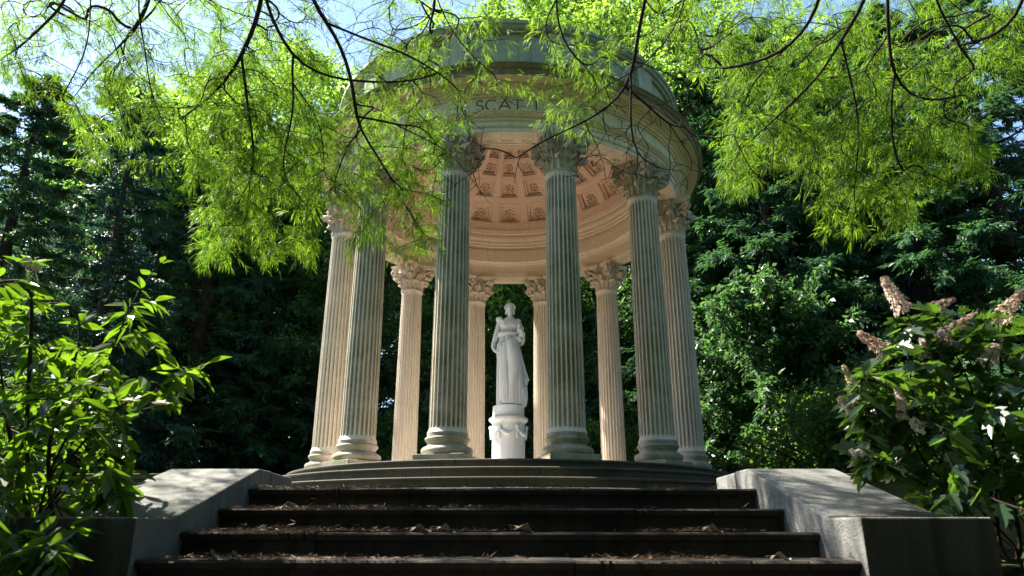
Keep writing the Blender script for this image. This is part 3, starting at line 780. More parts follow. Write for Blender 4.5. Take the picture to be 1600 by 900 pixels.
    # cloth bundled over the raised forearm, falling in a swag
    for q in range(9):
        mb.ell((X(298+rng.normal(0,7)),-.13+rng.normal(0,.04),Zf(198+q*8)),(.066,.066,.055),9,7)
    mb.tube(bez([(X(305),-.05,Zf(225)),(X(320),-.06,Zf(262)),(X(298),-.06,Zf(285))],10),np.linspace(.05,.03,10),8)
    # mantle trailing at the right, down to the plinth
    mb.tube(bez([(X(280),.05,Zf(300)),(X(300),.08,Zf(400)),(X(322),.06,Zf(470))],12),np.linspace(.06,.09,12),10)
    mb.tube(bez([(X(290),.0,Zf(450)),(X(330),-.03,Zf(460)),(X(322),-.05,Zf(492))],10),np.linspace(.06,.045,10),8)
    mb.ell((X(296),.0,Zf(548)),(.145,.20,.27),18,14); mb.ell((X(280),.02,Zf(490)),(.10,.14,.16),16,12)
    for i in range(6):
        mb.tube(bez([(X(286+i*7),-.10+i*.02,Zf(470)),(X(302+i*7),-.16+i*.025,Zf(530)),(X(282+i*8),-.15+i*.02,Zf(604))],12),.020,7)
    d=mb.build('drapery',M['marble'],t,smooth=True)
    m=d.modifiers.new('remesh','REMESH'); m.mode='VOXEL'; m.voxel_size=.011; m.use_smooth_shade=True
    m=d.modifiers.new('sm','SMOOTH'); m.factor=.5; m.iterations=2
statue()

# ================================================================ GROWTH
def resample(pts,step,jit,rg):
    pts=np.asarray(pts,float); seg=np.linalg.norm(np.diff(pts,axis=0),axis=1); s=np.concatenate([[0],np.cumsum(seg)])
    n=max(2,int(s[-1]/step)); u=np.linspace(0,s[-1],n)
    P=np.stack([np.interp(u,s,pts[:,k]) for k in range(3)],-1)
    # smooth corners then add gentle wobble
    for _ in range(2): P[1:-1]=(P[:-2]+2*P[1:-1]+P[2:])/4
    w=np.cumsum(rg.normal(0,jit,(n,3)),axis=0); w-=np.linspace(0,1,n)[:,None]*w[-1]
    return P+w*.6
class Skel:
    def __init__(s): s.pos=[];s.par=[];s.base=[]
    def chain(s,pts,parent=-1,base=0.0):
        ids=[]
        for p in pts: s.pos.append(np.array(p));s.par.append(parent);s.base.append(base*(1-.85*len(ids)/len(pts)));parent=len(s.pos)-1;ids.append(parent)
        return ids
    def dirn(s,i):
        p=s.par[i]
        if p<0: return np.array([0,0,-1.])
        d=s.pos[i]-s.pos[p]; return d/(np.linalg.norm(d)+1e-9)
    def grow(s,targets,step,rg,droop=.1,wob=.012,maxl=9.):
        targets=np.array(targets); A=np.array(s.pos)
        d0=np.array([np.min(np.linalg.norm(A-t,axis=1)) for t in targets]); order=np.argsort(d0)
        tips=[]; buf=np.zeros((200000,3)); n=len(s.pos); buf[:n]=A
        for ti in order:
            t=targets[ti]; n=len(s.pos); dd=np.linalg.norm(buf[:n]-t,axis=1)
            dz=buf[:n,2]-t[2]; cost=dd+np.where(dz<-.05,.8*np.abs(dz),0)
            i=int(np.argmin(cost)); L=dd[i]
            if L>maxl: continue
            k=max(2,int(L/step)); pd=s.dirn(i); a=s.pos[i]; td=(t-a)/(L+1e-9); al=float(pd@td); pd=pd*max(al,0)+td*(1-max(al,0)); c=a+pd*L*.35+np.array([0,0,L*droop])
            tt=np.linspace(0,1,k+1)[1:,None]; C=(1-tt)**2*a+2*tt*(1-tt)*c+tt**2*t
            C=C+rg.normal(0,wob,C.shape)*np.minimum(1,L*2)
            ids=s.chain(C,i); buf[n:n+len(ids)]=C; tips.append((ids[-1],ti))
        return tips
    def finish(s,r0=.0022,ex=.42,rmax=.2):
        n=len(s.pos); cnt=np.zeros(n); ch=[[] for _ in range(n)]
        for i in range(n):
            if s.par[i]>=0: ch[s.par[i]].append(i)
        for i in range(n-1,-1,-1):
            if not ch[i]: cnt[i]=1
            if s.par[i]>=0: cnt[s.par[i]]+=cnt[i]
        X=np.array(s.pos); par=np.array(s.par); mc=np.array([max(c,key=lambda q:cnt[q]) if c else -1 for c in ch])
        ok=(par>=0)&(mc>=0)
        for _ in range(3):
            Y=X.copy(); Y[ok]=.5*X[ok]+.25*(X[par[ok]]+X[mc[ok]]); X=Y
        s.pos=list(X)
        s.ch=ch; s.cnt=cnt; s.rad=np.minimum(np.maximum(r0*cnt**ex,np.array(s.base)),rmax); return s
    def mesh(s,mb,kmin=4):
        n=len(s.pos); used=np.zeros(n,bool)
        starts=[i for i in range(n) if s.par[i]<0]; stack=[(-1,i) for i in starts]
        while stack:
            p,i=stack.pop(); pts=[];rad=[]
            if p>=0: pts.append(s.pos[p]);rad.append(min(s.rad[i]*1.15,s.rad[p]))
            cur=i
            while True:
                pts.append(s.pos[cur]);rad.append(s.rad[cur]); c=s.ch[cur]
                if not c: break
                c=sorted(c,key=lambda q:-s.cnt[q])
                for q in c[1:]: stack.append((cur,q))
                cur=c[0]
            if len(pts)<2: continue
            rad[-1]*=.6
            mb.tube(pts,rad,kmin if max(rad)<.012 else 7,False)
def unit(v): return v/(np.linalg.norm(v,axis=-1,keepdims=True)+1e-9)

# ---------------- overhanging cypress ---------------------------------------
def cypress():
    rg=np.random.default_rng(77)
    t=thing('cypress_tree','tall cypress whose feathery light green boughs hang in front of the temple','tree',(2.6,CAM[1]-3.0,0))
    T=np.array(t.location)
    def off(o): o.location=-Vector(t.location); return o
    trunk=[(2.6,CAM[1]-3.0,-.1),(2.55,CAM[1]-3.0,1.5),(2.4,CAM[1]-2.9,4),(2.3,CAM[1]-2.8,7),(2.2,CAM[1]-2.75,10),(2.1,CAM[1]-2.7,13.5)]
    limbs=[ # (photo points, depth at each) : limbs come down out of the crown
     ([(150,-260),(143,0),(144,68),(118,112),(95,157)],[4.8,5.3,5.6,5.9,6.1],.012),
     ([(150,-200),(105,0),(60,48),(0,92),(-60,130)],[5,5.4,5.8,6.2,6.5],.009),
     ([(260,-240),(213,0),(214,45),(230,75),(226,105),(232,150),(262,205)],[5,5.4,5.6,5.8,6,6.2,6.4],.011),
     ([(270,-150),(240,0),(215,55),(150,105),(118,150)],[5.2,5.6,5.9,6.1,6.3],.008),
     ([(420,-240),(412,0),(392,52),(365,110),(320,160),(250,205)],[4.9,5.4,5.7,6.0,6.3,6.6],.014),
     ([(440,-240),(408,0),(450,70),(462,150),(452,205),(435,250),(445,290),(490,330)],[4.8,5.2,5.4,5.6,5.8,6,6.2,6.4],.016),
     ([(455,85),(485,118),(560,128),(640,130),(692,112)],[5.45,5.6,5.8,6.0,6.2],.007),
     ([(500,-240),(480,0),(520,38),(545,90),(556,150),(562,190),(540,230),(520,290)],[4.8,5.1,5.3,5.5,5.7,5.9,6.1,6.3],.016),
     ([(522,40),(580,68),(640,80),(690,118),(745,155)],[5.3,5.5,5.7,5.9,6.1],.008),
     ([(560,180),(610,188),(660,215),(720,245),(735,285),(765,318)],[5.8,5.9,6.1,6.3,6.4,6.5],.008),
     ([(562,200),(600,260),(625,310),(650,350)],[5.9,6.1,6.3,6.4],.006),
     ([(462,140),(500,170),(512,220),(500,300)],[5.6,5.8,6.0,6.2],.006),
     ([(380,100),(385,160),(400,230),(385,330)],[5.9,6.1,6.2,6.4],.005),
     ([(640,-200),(680,0),(705,60),(760,110)],[5.0,5.5,5.8,6.1],.006),
     ([(1020,-240),(1012,0),(995,40),(992,100),(986,145),(905,198),(845,215),(805,250)],[4.6,5.0,5.2,5.3,5.5,5.7,5.8,5.9],.017),
     ([(990,110),(983,160),(986,240),(1002,275)],[5.3,5.4,5.5,5.6],.011),
     ([(1090,-200),(1073,0),(1060,42),(1020,92),(985,118),(940,135)],[4.9,5.2,5.4,5.5,5.6,5.8],.010),
     ([(1008,95),(1050,118),(1088,135)],[5.4,5.6,5.8],.005),
     ([(995,150),(1040,190),(1068,225),(1080,245)],[5.5,5.7,5.9,6.0],.006),
     ([(880,-200),(872,0),(868,40),(895,90),(925,120)],[5,5.4,5.6,5.8,6],.007),
     ([(1300,-240),(1280,0),(1258,45),(1228,80),(1160,102),(1080,112)],[4.7,5.1,5.3,5.5,5.8,6.1],.017),
     ([(1370,-240),(1355,0),(1318,52),(1290,110),(1250,150),(1195,200)],[4.7,5.1,5.4,5.7,5.9,6.2],.013),
     ([(1400,-240),(1384,0),(1386,60),(1392,125),(1390,200),(1393,250),(1425,285)],[4.7,5.1,5.3,5.5,5.7,5.9,6.1],.018),
     ([(1393,120),(1418,152),(1470,158),(1530,138)],[5.5,5.6,5.8,6.0],.008),
     ([(1460,-240),(1458,0),(1490,42),(1505,92),(1555,116)],[4.9,5.3,5.5,5.7,6.0],.011),
     ([(1312,70),(1335,140),(1345,190),(1338,270),(1330,320)],[5.4,5.7,5.9,6.1,6.3],.009),
     ([(1240,70),(1200,90),(1170,130),(1150,200)],[5.5,5.7,5.9,6.1],.006),
     ([(1620,-200),(1600,20),(1560,60),(1500,70)],[5,5.5,5.8,6.1],.008),
    ]
    sk=Skel(); sk.chain(resample(trunk,.5,.01,rg),-1)
    starts=[]
    for pts,dep,r in limbs:
        P=[ray(px,py,Y) for (px,py),Y in zip(pts,dep)]
        if pts[0][1]<0:     # carry the limb back to the trunk above the camera
            top=P[0]; hz=min(top[2]+2.2,10.5); P=[np.array([2.25+rg.normal(0,.05),CAM[1]-2.75,hz]),np.array([(2.25+top[0])/2,(CAM[1]-2.75+top[1])/2+.3,hz+.5]),(top*2+np.array([2.2,CAM[1]-2.7,hz+1]))/3]+P
            C=resample(P,.13,.006,rg); A=np.array(sk.pos[:20]); i=int(np.argmin(np.abs(np.array([q[2] for q in sk.pos[:28]])-C[0][2])))
            sk.chain(C[1:],i,r)
        else:
            C=resample(P,.13,.006,rg); A=np.array(sk.pos); i=int(np.argmin(np.linalg.norm(A-C[0],axis=1))); sk.chain(C[1:],i,r)
    zones=[ # x0,x1,y0,y1,n,leafiness, depth range
     (110,340,120,255,85,1.0,(6.2,7.6)),(290,510,95,300,220,1.0,(6.0,7.8)),(310,500,280,405,120,1.0,(6.2,7.8)),
     (460,690,170,310,180,1.0,(6.0,7.6)),(560,740,150,200,16,.5,(6,7)),(540,690,290,390,55,1.0,(6.0,7.2)),(0,430,-20,130,270,.8,(5.8,7.6)),(400,700,-20,110,130,.5,(5.8,7.4)),(540,690,60,190,34,.8,(6.2,7.6)),
     (700,1000,-20,75,60,.6,(6.0,7.4)),(640,760,60,150,16,.7,(6,7.2)),(900,985,60,150,14,.7,(5.8,6.8)),(690,715,150,200,6,.7,(6,6.6)),(845,950,90,205,22,.9,(6,6.8)),
     (1010,1600,-20,90,240,1.0,(5.8,8.0)),(1080,1600,80,140,90,1.0,(6,8)),(1125,1270,110,260,130,1.0,(6.2,8.0)),(1130,1200,240,300,20,1.0,(6.4,7.6)),(250,720,-420,-10,150,1.0,(6.8,9.2)),(1240,1550,110,300,230,1.0,(6.0,8.0)),(1270,1430,290,365,50,1.0,(6.2,7.6)),
     (880,1085,150,285,150,0.0,(5.4,6.2)),(0,420,-10,190,330,0.0,(5.5,6.6)),(420,700,-10,120,120,0.0,(5.5,6.4)),(330,760,20,320,330,0.0,(5.5,6.4)),(1050,1560,20,300,300,0.0,(5.4,6.4)),(740,1000,0,170,50,0.0,(5.6,6.4)),(790,900,200,290,10,0.0,(5.7,6.1)),
     (-250,1850,-420,-30,300,.7,(4.5,8.0)),(-300,0,-50,120,25,.5,(5.5,7.5))]
    tg=[];lf=[]
    for x0,x1,y0,y1,n,le,(d0,d1) in zones:
        for _ in range(n):
            px,py=rg.uniform(x0,x1),rg.uniform(y0,y1)
            tg.append(ray(px,py,rg.uniform(d0,d1))); lf.append(le)
    lf=np.array(lf)
    tips=sk.grow(tg,.09,rg,droop=.06,wob=.014,maxl=6)
    sk.finish(.0034,.36,.26)
    for i in range(28): sk.rad[i]=.34-.02*i*.5
    # leafiness of every node spreads from its tip
    leaf=np.zeros(len(sk.pos)); 
    for i,ti in tips:
        k=i; n=0
        while k>=0 and n<7: leaf[k]=max(leaf[k],lf[ti]); k=sk.par[k]; n+=1
    mb=MB(); nb=28
    mb.tube(sk.pos[:nb],sk.rad[:nb],14); off(mb.build('trunk',M['bark'],t,smooth=True))
    mb=MB(); sk.mesh(mb); off(mb.build('limbs',M['twig'],t,smooth=True))
    pos=np.array(sk.pos); Q=[];rn=[]
    ids=[i for i in range(len(pos)) if leaf[i]>0 and sk.cnt[i]<=14 and sk.par[i]>=0]
    for i in ids:
        p=pos[i]; pd=sk.dirn(i); nb=rg.poisson(40*leaf[i]**1.3+ .5)
        if nb==0: continue
        nsp=max(1,nb//9)
        for sidx in range(nsp):
            # a side twiglet carrying a flat feather of narrow sprays
            d=unit(pd*.7+rg.normal(0,.65,3)+np.array([0,0,-.35])); L=rg.uniform(.07,.17); m=8
            nrm=unit(np.cross(d,rg.normal(0,1,3)))
            side=np.cross(d,nrm)
            org=p+rg.normal(0,.022,3)
            tt=rg.uniform(.05,1,m)
            base=org+d*(tt*L)[:,None]
            sg=np.where(np.arange(m)%2==0,1,-1)[:,None]
            ld=unit(d*1.1+side*sg*rg.uniform(.3,.8,(m,1))+np.array([0,0,-.45])+rg.normal(0,.12,(m,3)))
            ll=rg.uniform(.06,.125,(m,1)); w=rg.uniform(.0022,.0036,(m,1))
            wn=unit(np.cross(ld,nrm+rg.normal(0,.5,(m,3))))
            mid=base+ld*ll*.5; tip=base+ld*ll+np.array([0,0,-1])*ll*.16
            quad=np.stack([base,mid+wn*w,tip,mid-wn*w],1)
            Q.append(quad); rn.append(np.clip(rg.normal(.5,.25)+rg.normal(0,.1,m),0,1))
    Q=np.concatenate(Q); rn=np.concatenate(rn); print('cypress sprays',len(Q),'nodes',len(pos))
    off(quads_mesh('foliage',Q,M['cypress'],t,rn))
cypress()

# ---------------- background trees -------------------------------------------
def tree_mesh(seed,H,CR,base,kind,nl,nsub,nleaf,ll,lw,leafm,lean=0.0):
    """returns (trunk object mesh, crown mesh) for a tree standing at the origin"""
    rg=np.random.default_rng(seed); mb=MB()
    tr=H*.016+.05
    tz=np.linspace(0,H*.97,16); wob=np.cumsum(rg.normal(0,.05,(16,2)),axis=0)
    TP=np.stack([wob[:,0]+lean*tz,wob[:,1],tz],-1)
    mb.tube(TP,np.linspace(tr*1.25,.02,16),10)
    B=[];D=[];Wt=[]
    for i in range(nl):
        t=(i+rg.uniform(0,1))/nl; z=base*H+(1-base)*H*t*.97
        o=np.array([np.interp(z,TP[:,2],TP[:,0]),np.interp(z,TP[:,2],TP[:,1]),z]); a=i*2.399+rg.normal(0,.3)
        if kind=='conifer':
            L=CR*(1-t)**.75*rg.uniform(.7,1.15)+.35; up=.12-.25*(1-t); dr=-.16*L
        else:
            L=CR*math.sin(PI*min(1,.18+t*.82))**.6*rg.uniform(.55,1.15)+.3; up=.35+.6*t; dr=-.05*L
        d=np.array([math.cos(a),math.sin(a),up]); d/=np.linalg.norm(d)
        k=8; s=np.linspace(0,1,k)[:,None]; C=o+d*L*s+np.array([0,0,dr])*s**2+rg.normal(0,.035*L**.5,(k,3))*s
        mb.tube(C,np.linspace(.012+.010*L,.006,k),5,False)
        for j in range(nsub):
            u=rg.uniform(.22,1.0)**.8; q=u*(k-1); i0=min(int(q),k-2); p=C[i0]+(C[i0+1]-C[i0])*(q-i0)
            sd=unit(d*.6+rg.normal(0,.55,3)*np.array([1,1,.45 if kind=='conifer' else .8])+np.array([0,0,-.18 if kind=='conifer' else .1])); sl=(.25+.22*L)*(1.15-u*.6)*rg.uniform(.6,1.2)
            B.append(p);D.append(sd*sl);Wt.append(1)
            if j%3==0: mb.tube([p,p+sd*sl*.5+rg.normal(0,.02,3),p+sd*sl],[.008,.006,.003],3,False)
    B=np.array(B);D=np.array(D); n=len(B); m=nleaf
    tt=rg.uniform(0,1,(n,m,1)); P=B[:,None]+D[:,None]*tt
    Du=unit(D)[:,None]
    if kind=='conifer':
        nrm=unit(np.array([0,0,1.])+rg.normal(0,.35,(n,1,3))); P=P+rg.normal(0,.05,(n,m,3))*np.array([1,1,.5])
        side=unit(np.cross(np.broadcast_to(Du,(n,m,3)),np.broadcast_to(nrm,(n,m,3))))
        ld=unit(Du*.8+side*rg.uniform(-1.1,1.1,(n,m,1))+rg.normal(0,.2,(n,m,3))+np.array([0,0,-.2]))
        wn=unit(np.cross(ld,nrm+rg.normal(0,.35,(n,m,3))))
    else:
        P=P+rg.normal(0,.11,(n,m,3)); ld=unit(Du*.5+rg.normal(0,.7,(n,m,3))+np.array([0,0,-.35])); wn=unit(np.cross(ld,np.array([0,0,1.])+rg.normal(0,.6,(n,m,3))))
    l_=ll*rg.uniform(.6,1.3,(n,m,1)); w_=lw*rg.uniform(.7,1.2,(n,m,1))
    q=np.stack([P,P+ld*l_*.45+wn*w_,P+ld*l_+np.array([0,0,-.15])*l_,P+ld*l_*.45-wn*w_],2).reshape(-1,4,3)
    rn=np.clip(np.repeat(rg.normal(.5,.25,n),m)+rg.normal(0,.12,n*m),0,1)
    return mb,q,rn
protos={}
def proto(key,*a,leafm=None,**k):
    mb,q,rn=tree_mesh(*a,leafm,**k)
    tr=mb.build('trunk',M['bark'],None,smooth=True); cr=quads_mesh('crown',q,leafm,None,rn)
    protos[key]=(tr,cr,a[1]); COL.objects.unlink(tr); COL.objects.unlink(cr)
proto('hemA',101,16,4.0,.06,'conifer',130,24,30,.17,.028,leafm=M['hemlock'])
proto('hemB',102,16,3.4,.12,'conifer',105,22,26,.17,.026,leafm=M['spruce'])
proto('hemC',103,16,4.6,.03,'conifer',135,24,30,.18,.028,leafm=M['hemlock'])
proto('broA',104,12,4.2,.12,'broad',90,22,24,.13,.036,leafm=M['broad'])
proto('briA',105,14,4.4,.18,'broad',90,22,22,.13,.038,leafm=M['bright'])
proto('briB',106,12,3.6,.10,'broad',80,20,20,.12,.036,leafm=M['bright'])
M['broadlit']=leafmat('bluish broad leaves',(.025,.075,.030),(.065,.145,.06),.36,(.14,.30,.06))
proto('broC',107,12,5.6,.10,'broad',80,20,22,.34,.085,leafm=M['broadlit'])
FIRST={}
def plant(name,key,label,cat,px,Y,H,rz,group):
    p=ray(px,760,Y); x=p[0]; y=p[1]
    far=max(0,math.hypot(x,y)-9); z=1.24+min(far*.02,.5)-.1
    tr,cr,h=protos[key]
    t=thing(name,label,cat,(x,y,z),rz,group,scale=H/h)
    for o in (tr,cr):
        if key in FIRST: c=o.copy()
        else: c=o
        COL.objects.link(c); c.parent=t
    FIRST[key]=1
    return t
GE='dark evergreens closing the view behind the temple'; GB='light broadleaf trees behind the temple'
# px, distance, height, kind, label
forest=[
 ('evergreen_tree','hemA',-80,15.5,12.0,'tall dark evergreen at the far left edge, behind the white budded shrub'),
 ('evergreen_tree','hemB',120,19,13.5,'dark blue-green evergreen rising behind the top of the left shrub'),
 ('evergreen_tree','hemC',270,21.5,14.5,'dark evergreen with bare trunk showing between left shrub and hanging boughs'),
 ('evergreen_tree','hemA',385,23,13.5,'bushy dark evergreen just left of the outermost left column'),
 ('evergreen_tree','hemB',470,26,17,'dark evergreen seen directly against the left column with sky flecks around it'),
 ('evergreen_tree','hemC',610,27,15,'dark evergreen seen in the gap between the two left pairs of columns'),
 ('evergreen_tree','hemA',715,31,15,'dark evergreen showing left of the statue between the rear columns'),
 ('evergreen_tree','hemB',925,30,15,'dark evergreen showing right of the statue between the rear columns'),
 ('evergreen_tree','hemC',1010,25,16,'dark evergreen seen between the right front columns'),
 ('evergreen_tree','hemA',1130,22,17,'tall dark evergreen immediately right of the temple'),
 ('evergreen_tree','hemC',1260,19.5,17,'wide dark evergreen behind the low broadleaf tree right of the temple'),
 ('evergreen_tree','hemB',1385,21,18,'tall blue-green evergreen above the topmost pink flower cone'),
 ('evergreen_tree','hemA',1500,17.5,16,'dark evergreen behind the right part of the hydrangea'),
 ('evergreen_tree','hemC',1660,16,16,'dark evergreen at the far right edge behind the hydrangea'),
 ('evergreen_tree','hemB',20,28,19,'farther evergreen whose tip stands against the sky at upper left'),
 ('evergreen_tree','hemA',210,31,22,'distant evergreen filling in behind the left hanging boughs'),
 ('evergreen_tree','hemC',350,33,22,'distant tall evergreen behind the brightest left bough'),
 ('evergreen_tree','hemB',1200,31,25,'distant tall evergreen rising above the temple on the right'),
 ('evergreen_tree','hemA',1330,30,26,'distant tall evergreen behind the right hanging boughs'),
 ('evergreen_tree','hemC',1450,29,25,'distant evergreen with blue sky flecks beside it at upper right'),
 ('evergreen_tree','hemB',1590,26,23,'distant tall evergreen at the upper right corner'),
 ('broadleaf_tree','briA',270,25,18,'light green broadleaf tree glowing below the sky at upper left'),
 ('broadleaf_tree','briB',420,28,21.5,'light green broadleaf tree behind the left shoulder of the temple roof'),
 ('broadleaf_tree','briA',830,30,27,'sunlit broadleaf tree rising above the roof of the temple'),
 ('broadleaf_tree','briB',960,29,26,'sunlit broadleaf tree above the right shoulder of the roof'),
 ('broadleaf_tree','briA',1080,27,24,'light green broadleaf tree beyond the right side of the roof'),
 ('broadleaf_tree','briB',800,33,13,'bright broadleaf tree directly behind the statue'),
 ('broadleaf_tree','briA',690,37,15,'bright broadleaf tree far behind, between left front and rear columns'),
 ('broadleaf_tree','briB',935,36,14,'bright broadleaf tree far behind, between right rear and front columns'),
 ('evergreen_tree','hemB',70,23,17.5,'dense dark evergreen behind the left shrub, second from the left edge'),
 ('evergreen_tree','hemB',175,26,19,'dense dark evergreen whose lower limbs show above the left cheek wall'),
 ('evergreen_tree','hemB',330,28,16,'dense dark evergreen between bare trunked evergreen and the temple'),
 ('evergreen_tree','hemC',-30,30,21,'distant broad evergreen at upper left edge below the open sky'),
 ('evergreen_tree','hemC',520,34,20,'distant evergreen seen through the leftmost columns'),
 ('evergreen_tree','hemA',830,38,20,'distant dark evergreen far behind the statue'),
 ('evergreen_tree','hemC',760,42,20,'most distant dark evergreen left behind the statue'),
 ('evergreen_tree','hemC',1110,33,22,'distant dark evergreen right behind the right column pair'),
 ('evergreen_tree','hemA',1420,25,20,'dense evergreen in deep shade above the hydrangea'),
 ('broadleaf_tree','broC',1228,17.5,6.1,'low broadleaf tree catching light just right of the temple columns'),
 ('broadleaf_tree','broA',560,24,12,'dark broadleaf tree behind the leftmost pair of columns'),
 ('broadleaf_tree','broA',1060,23,11,'dark broadleaf tree behind the rightmost pair of columns'),
 ('broadleaf_tree','broA',860,27,12,'dark broadleaf tree immediately right of the statue'),
 ('broadleaf_tree','broA',750,26,11,'dark broadleaf tree immediately left of the statue'),
]
for i,(nm,key,px,Y,H,lab) in enumerate(forest):
    plant(nm,key,lab,'tree',px,Y,H,i*1.7,GE if nm[0]=='e' else GB)
for x,y,H,rz in ((5.0,-17.2,17,0.3),(-3.6,-18.2,16,2.0)):  # unseen broad crowns added behind the camera to block overhead sky
    t=thing('broadleaf_tree','unseen spreading broadleaf tree added behind the viewpoint to block sky light','tree',(x,y,-.1),rz,'broadleaf trees around the viewpoint',scale=H/12)
    for o in protos['broC'][:2]:
        c=o.copy(); COL.objects.link(c); c.parent=t
# rest of the wood, unseen; added round the camera to cut sky light
for i,(x,y,H,key) in enumerate([(9,-24,19,'hemC'),(3,-28,21,'hemC'),(-5,-27,20,'hemC'),(-12,-24,19,'hemC'),(14,-17,19,'hemC'),(15,-9,18,'hemA'),(-16,-18,14,'hemC'),(12,-30,22,'hemC'),(-9,-33,22,'hemA'),(18,-2,19,'hemC'),(-1,-21.5,14,'hemC'),(6.5,-20.5,15,'hemC'),(-7,-21.5,14,'hemC'),(11.5,-14,14,'hemC'),(-15,-11,9.5,'hemC')]):
    H*=.88
    t=thing('evergreen_tree','unseen dark evergreen of the surrounding wood, added to block sky light','tree',(x,y,-.1 if y<-12 else .8),i*2.1,'evergreens around the viewpoint',scale=H/16)
    for o in protos[key][:2]:
        c=o.copy(); COL.objects.link(c); c.parent=t
# young bushes on the woodland floor
bushmb=tree_mesh(201,1.6,1.1,.02,'broad',36,12,22,.085,.026,M['under'])
mb,q,rn=bushmb
btr=mb.build('stems',M['bark'],None,smooth=True); bcr=quads_mesh('foliage',q,M['under'],None,rn)
COL.objects.unlink(btr);COL.objects.unlink(bcr)
first=True
for i,(px,Y,s,lab) in enumerate([(300,19,1.0,'low leafy bush behind the left cheek wall'),(400,20,1.1,'low leafy bush against the foot of the leftmost column'),(590,22,2.0,'small bright bush between the left columns'),(665,21,1.6,'small bush right of the rear left column foot'),(830,24,2.1,'small bush behind the pedestal'),(925,21,1.9,'small bush at the foot of the right front column'),(1125,20,1.3,'bright low bush right of the temple steps'),(1300,14,1.6,'dark low bush behind the right retaining wall'),(1420,13,1.7,'leafy bush behind the hydrangea'),(520,23,1.2,'small bush left of the temple, beside the outer column foot'),(1000,20,1.7,'small bush between the right front columns')]):
    p=ray(px,760,Y); t=thing('bush',lab,'bush',(p[0],p[1],1.2),i*1.1,'low bushes on the woodland floor',scale=s*(.62 if px<560 else .8))
    for o in (btr,bcr):
        c=o if first else o.copy(); COL.objects.link(c); c.parent=t
    first=False

for x,y,sc in ((-5.9,-8.0,1.1),(-6.9,-9.6,1.3),(-6.6,-6.9,1.2)):  # unseen bushes added to throw shade on the left shrub
    t=thing('bush','unseen tall leafy bush added beside the left shrub to shade it','bush',(x,y,.6),x,'tall bushes left of the stairs',scale=sc)
    for o in (btr,bcr):
        c=o.copy(); COL.objects.link(c); c.parent=t
# ---------------- near shrubs -------------------------------------------------
def shape_leaf(P,ld,wn,nrm,L,W,outline,fold=.25):
    """outline: list of (along, across) ; returns polygons split in two halves for a folded leaf"""
    n=len(P); up=[];lo=[]
    for a,c in outline:
        up.append(P+ld*(L*a)+wn*(W*c)+nrm*(W*abs(c)*fold)-np.array([0,0,1])*(L*a*a*.22))
        lo.append(P+ld*(L*a)-wn*(W*c)+nrm*(W*abs(c)*fold)-np.array([0,0,1])*(L*a*a*.22))
    return np.stack(up,1),np.stack(lo,1)
def shrub(name,label,root,limbs,zones,seed,leafm,Lr,Wf,outline,perNode,group=None,droop=.1,extra=None):
    rg=np.random.default_rng(seed); t=thing(name,label,'shrub',root,0,group)
    def off(o): o.location=-Vector(t.location); return o
    sk=Skel(); ids=sk.chain([np.array(root)+np.array([0,0,-.05]),np.array(root)+np.array([0,0,.12])])
    tipsX=[]
    for pts,dep in limbs:
        P=[np.array(root)+np.array([rg.normal(0,.1),rg.normal(0,.1),.1])]+[ray(px,py,Y) for (px,py),Y in zip(pts,dep)]
        C=resample(P,.09,.006,rg); q=sk.chain(C,1,.004); tipsX.append(q)
    tg=[]
    for x0,x1,y0,y1,n,(d0,d1) in zones:
        for _ in range(n): tg.append(ray(rg.uniform(x0,x1),rg.uniform(y0,y1),rg.uniform(d0,d1)))
    tips=sk.grow(tg,.08,rg,droop=droop,wob=.008,maxl=4)
    sk.finish(.0026,.40,.035)
    lf=np.zeros(len(sk.pos))
    for i,_ in tips:
        k=i;n=0
        while k>=2 and n<8: lf[k]=1;k=sk.par[k];n+=1
    for q in tipsX:
        for k in q[len(q)//3:]: lf[k]=1
    mb=MB(); sk.mesh(mb); off(mb.build('stems',M['twig'],t,smooth=True))
    base=[];dirs=[]
    for i in range(2,len(sk.pos)):
        if lf[i] and sk.cnt[i]<=12:
            for _ in range(rg.poisson(perNode)+ (2 if not sk.ch[i] else 0)):
                base.append(sk.pos[i]+rg.normal(0,.006,3)); dirs.append(sk.dirn(i))
    P=np.array(base);D=np.array(dirs);n=len(P)
    sd=unit(np.cross(D,np.array([0,0,1.])+rg.normal(0,.3,(n,3))))*np.where(rg.uniform(0,1,(n,1))<.5,1,-1)
    ld=unit(D*.5+sd*.8+rg.normal(0,.28,(n,3))+np.array([0,0,-.22]))
    nrm=unit(np.array([0,0,1.])+rg.normal(0,.45,(n,3))); wn=unit(np.cross(ld,nrm)); nrm=np.cross(wn,ld)
    L=(Lr*rg.uniform(.55,1.2,(n,1))); P=P+ld*.012
    a,b=shape_leaf(P,ld,wn,nrm,L,L*Wf,outline)
    rn=np.clip(rg.normal(.5,.25,n),0,1)
    off(quads_mesh('leaves',np.concatenate([a,b]),leafm,t,np.concatenate([rn,rn])))
    print(name,'leaves',n)
    return t,off,rg
OV=[(0,0),(.15,.26),(.38,.46),(.62,.38),(.84,.16),(1,0)]
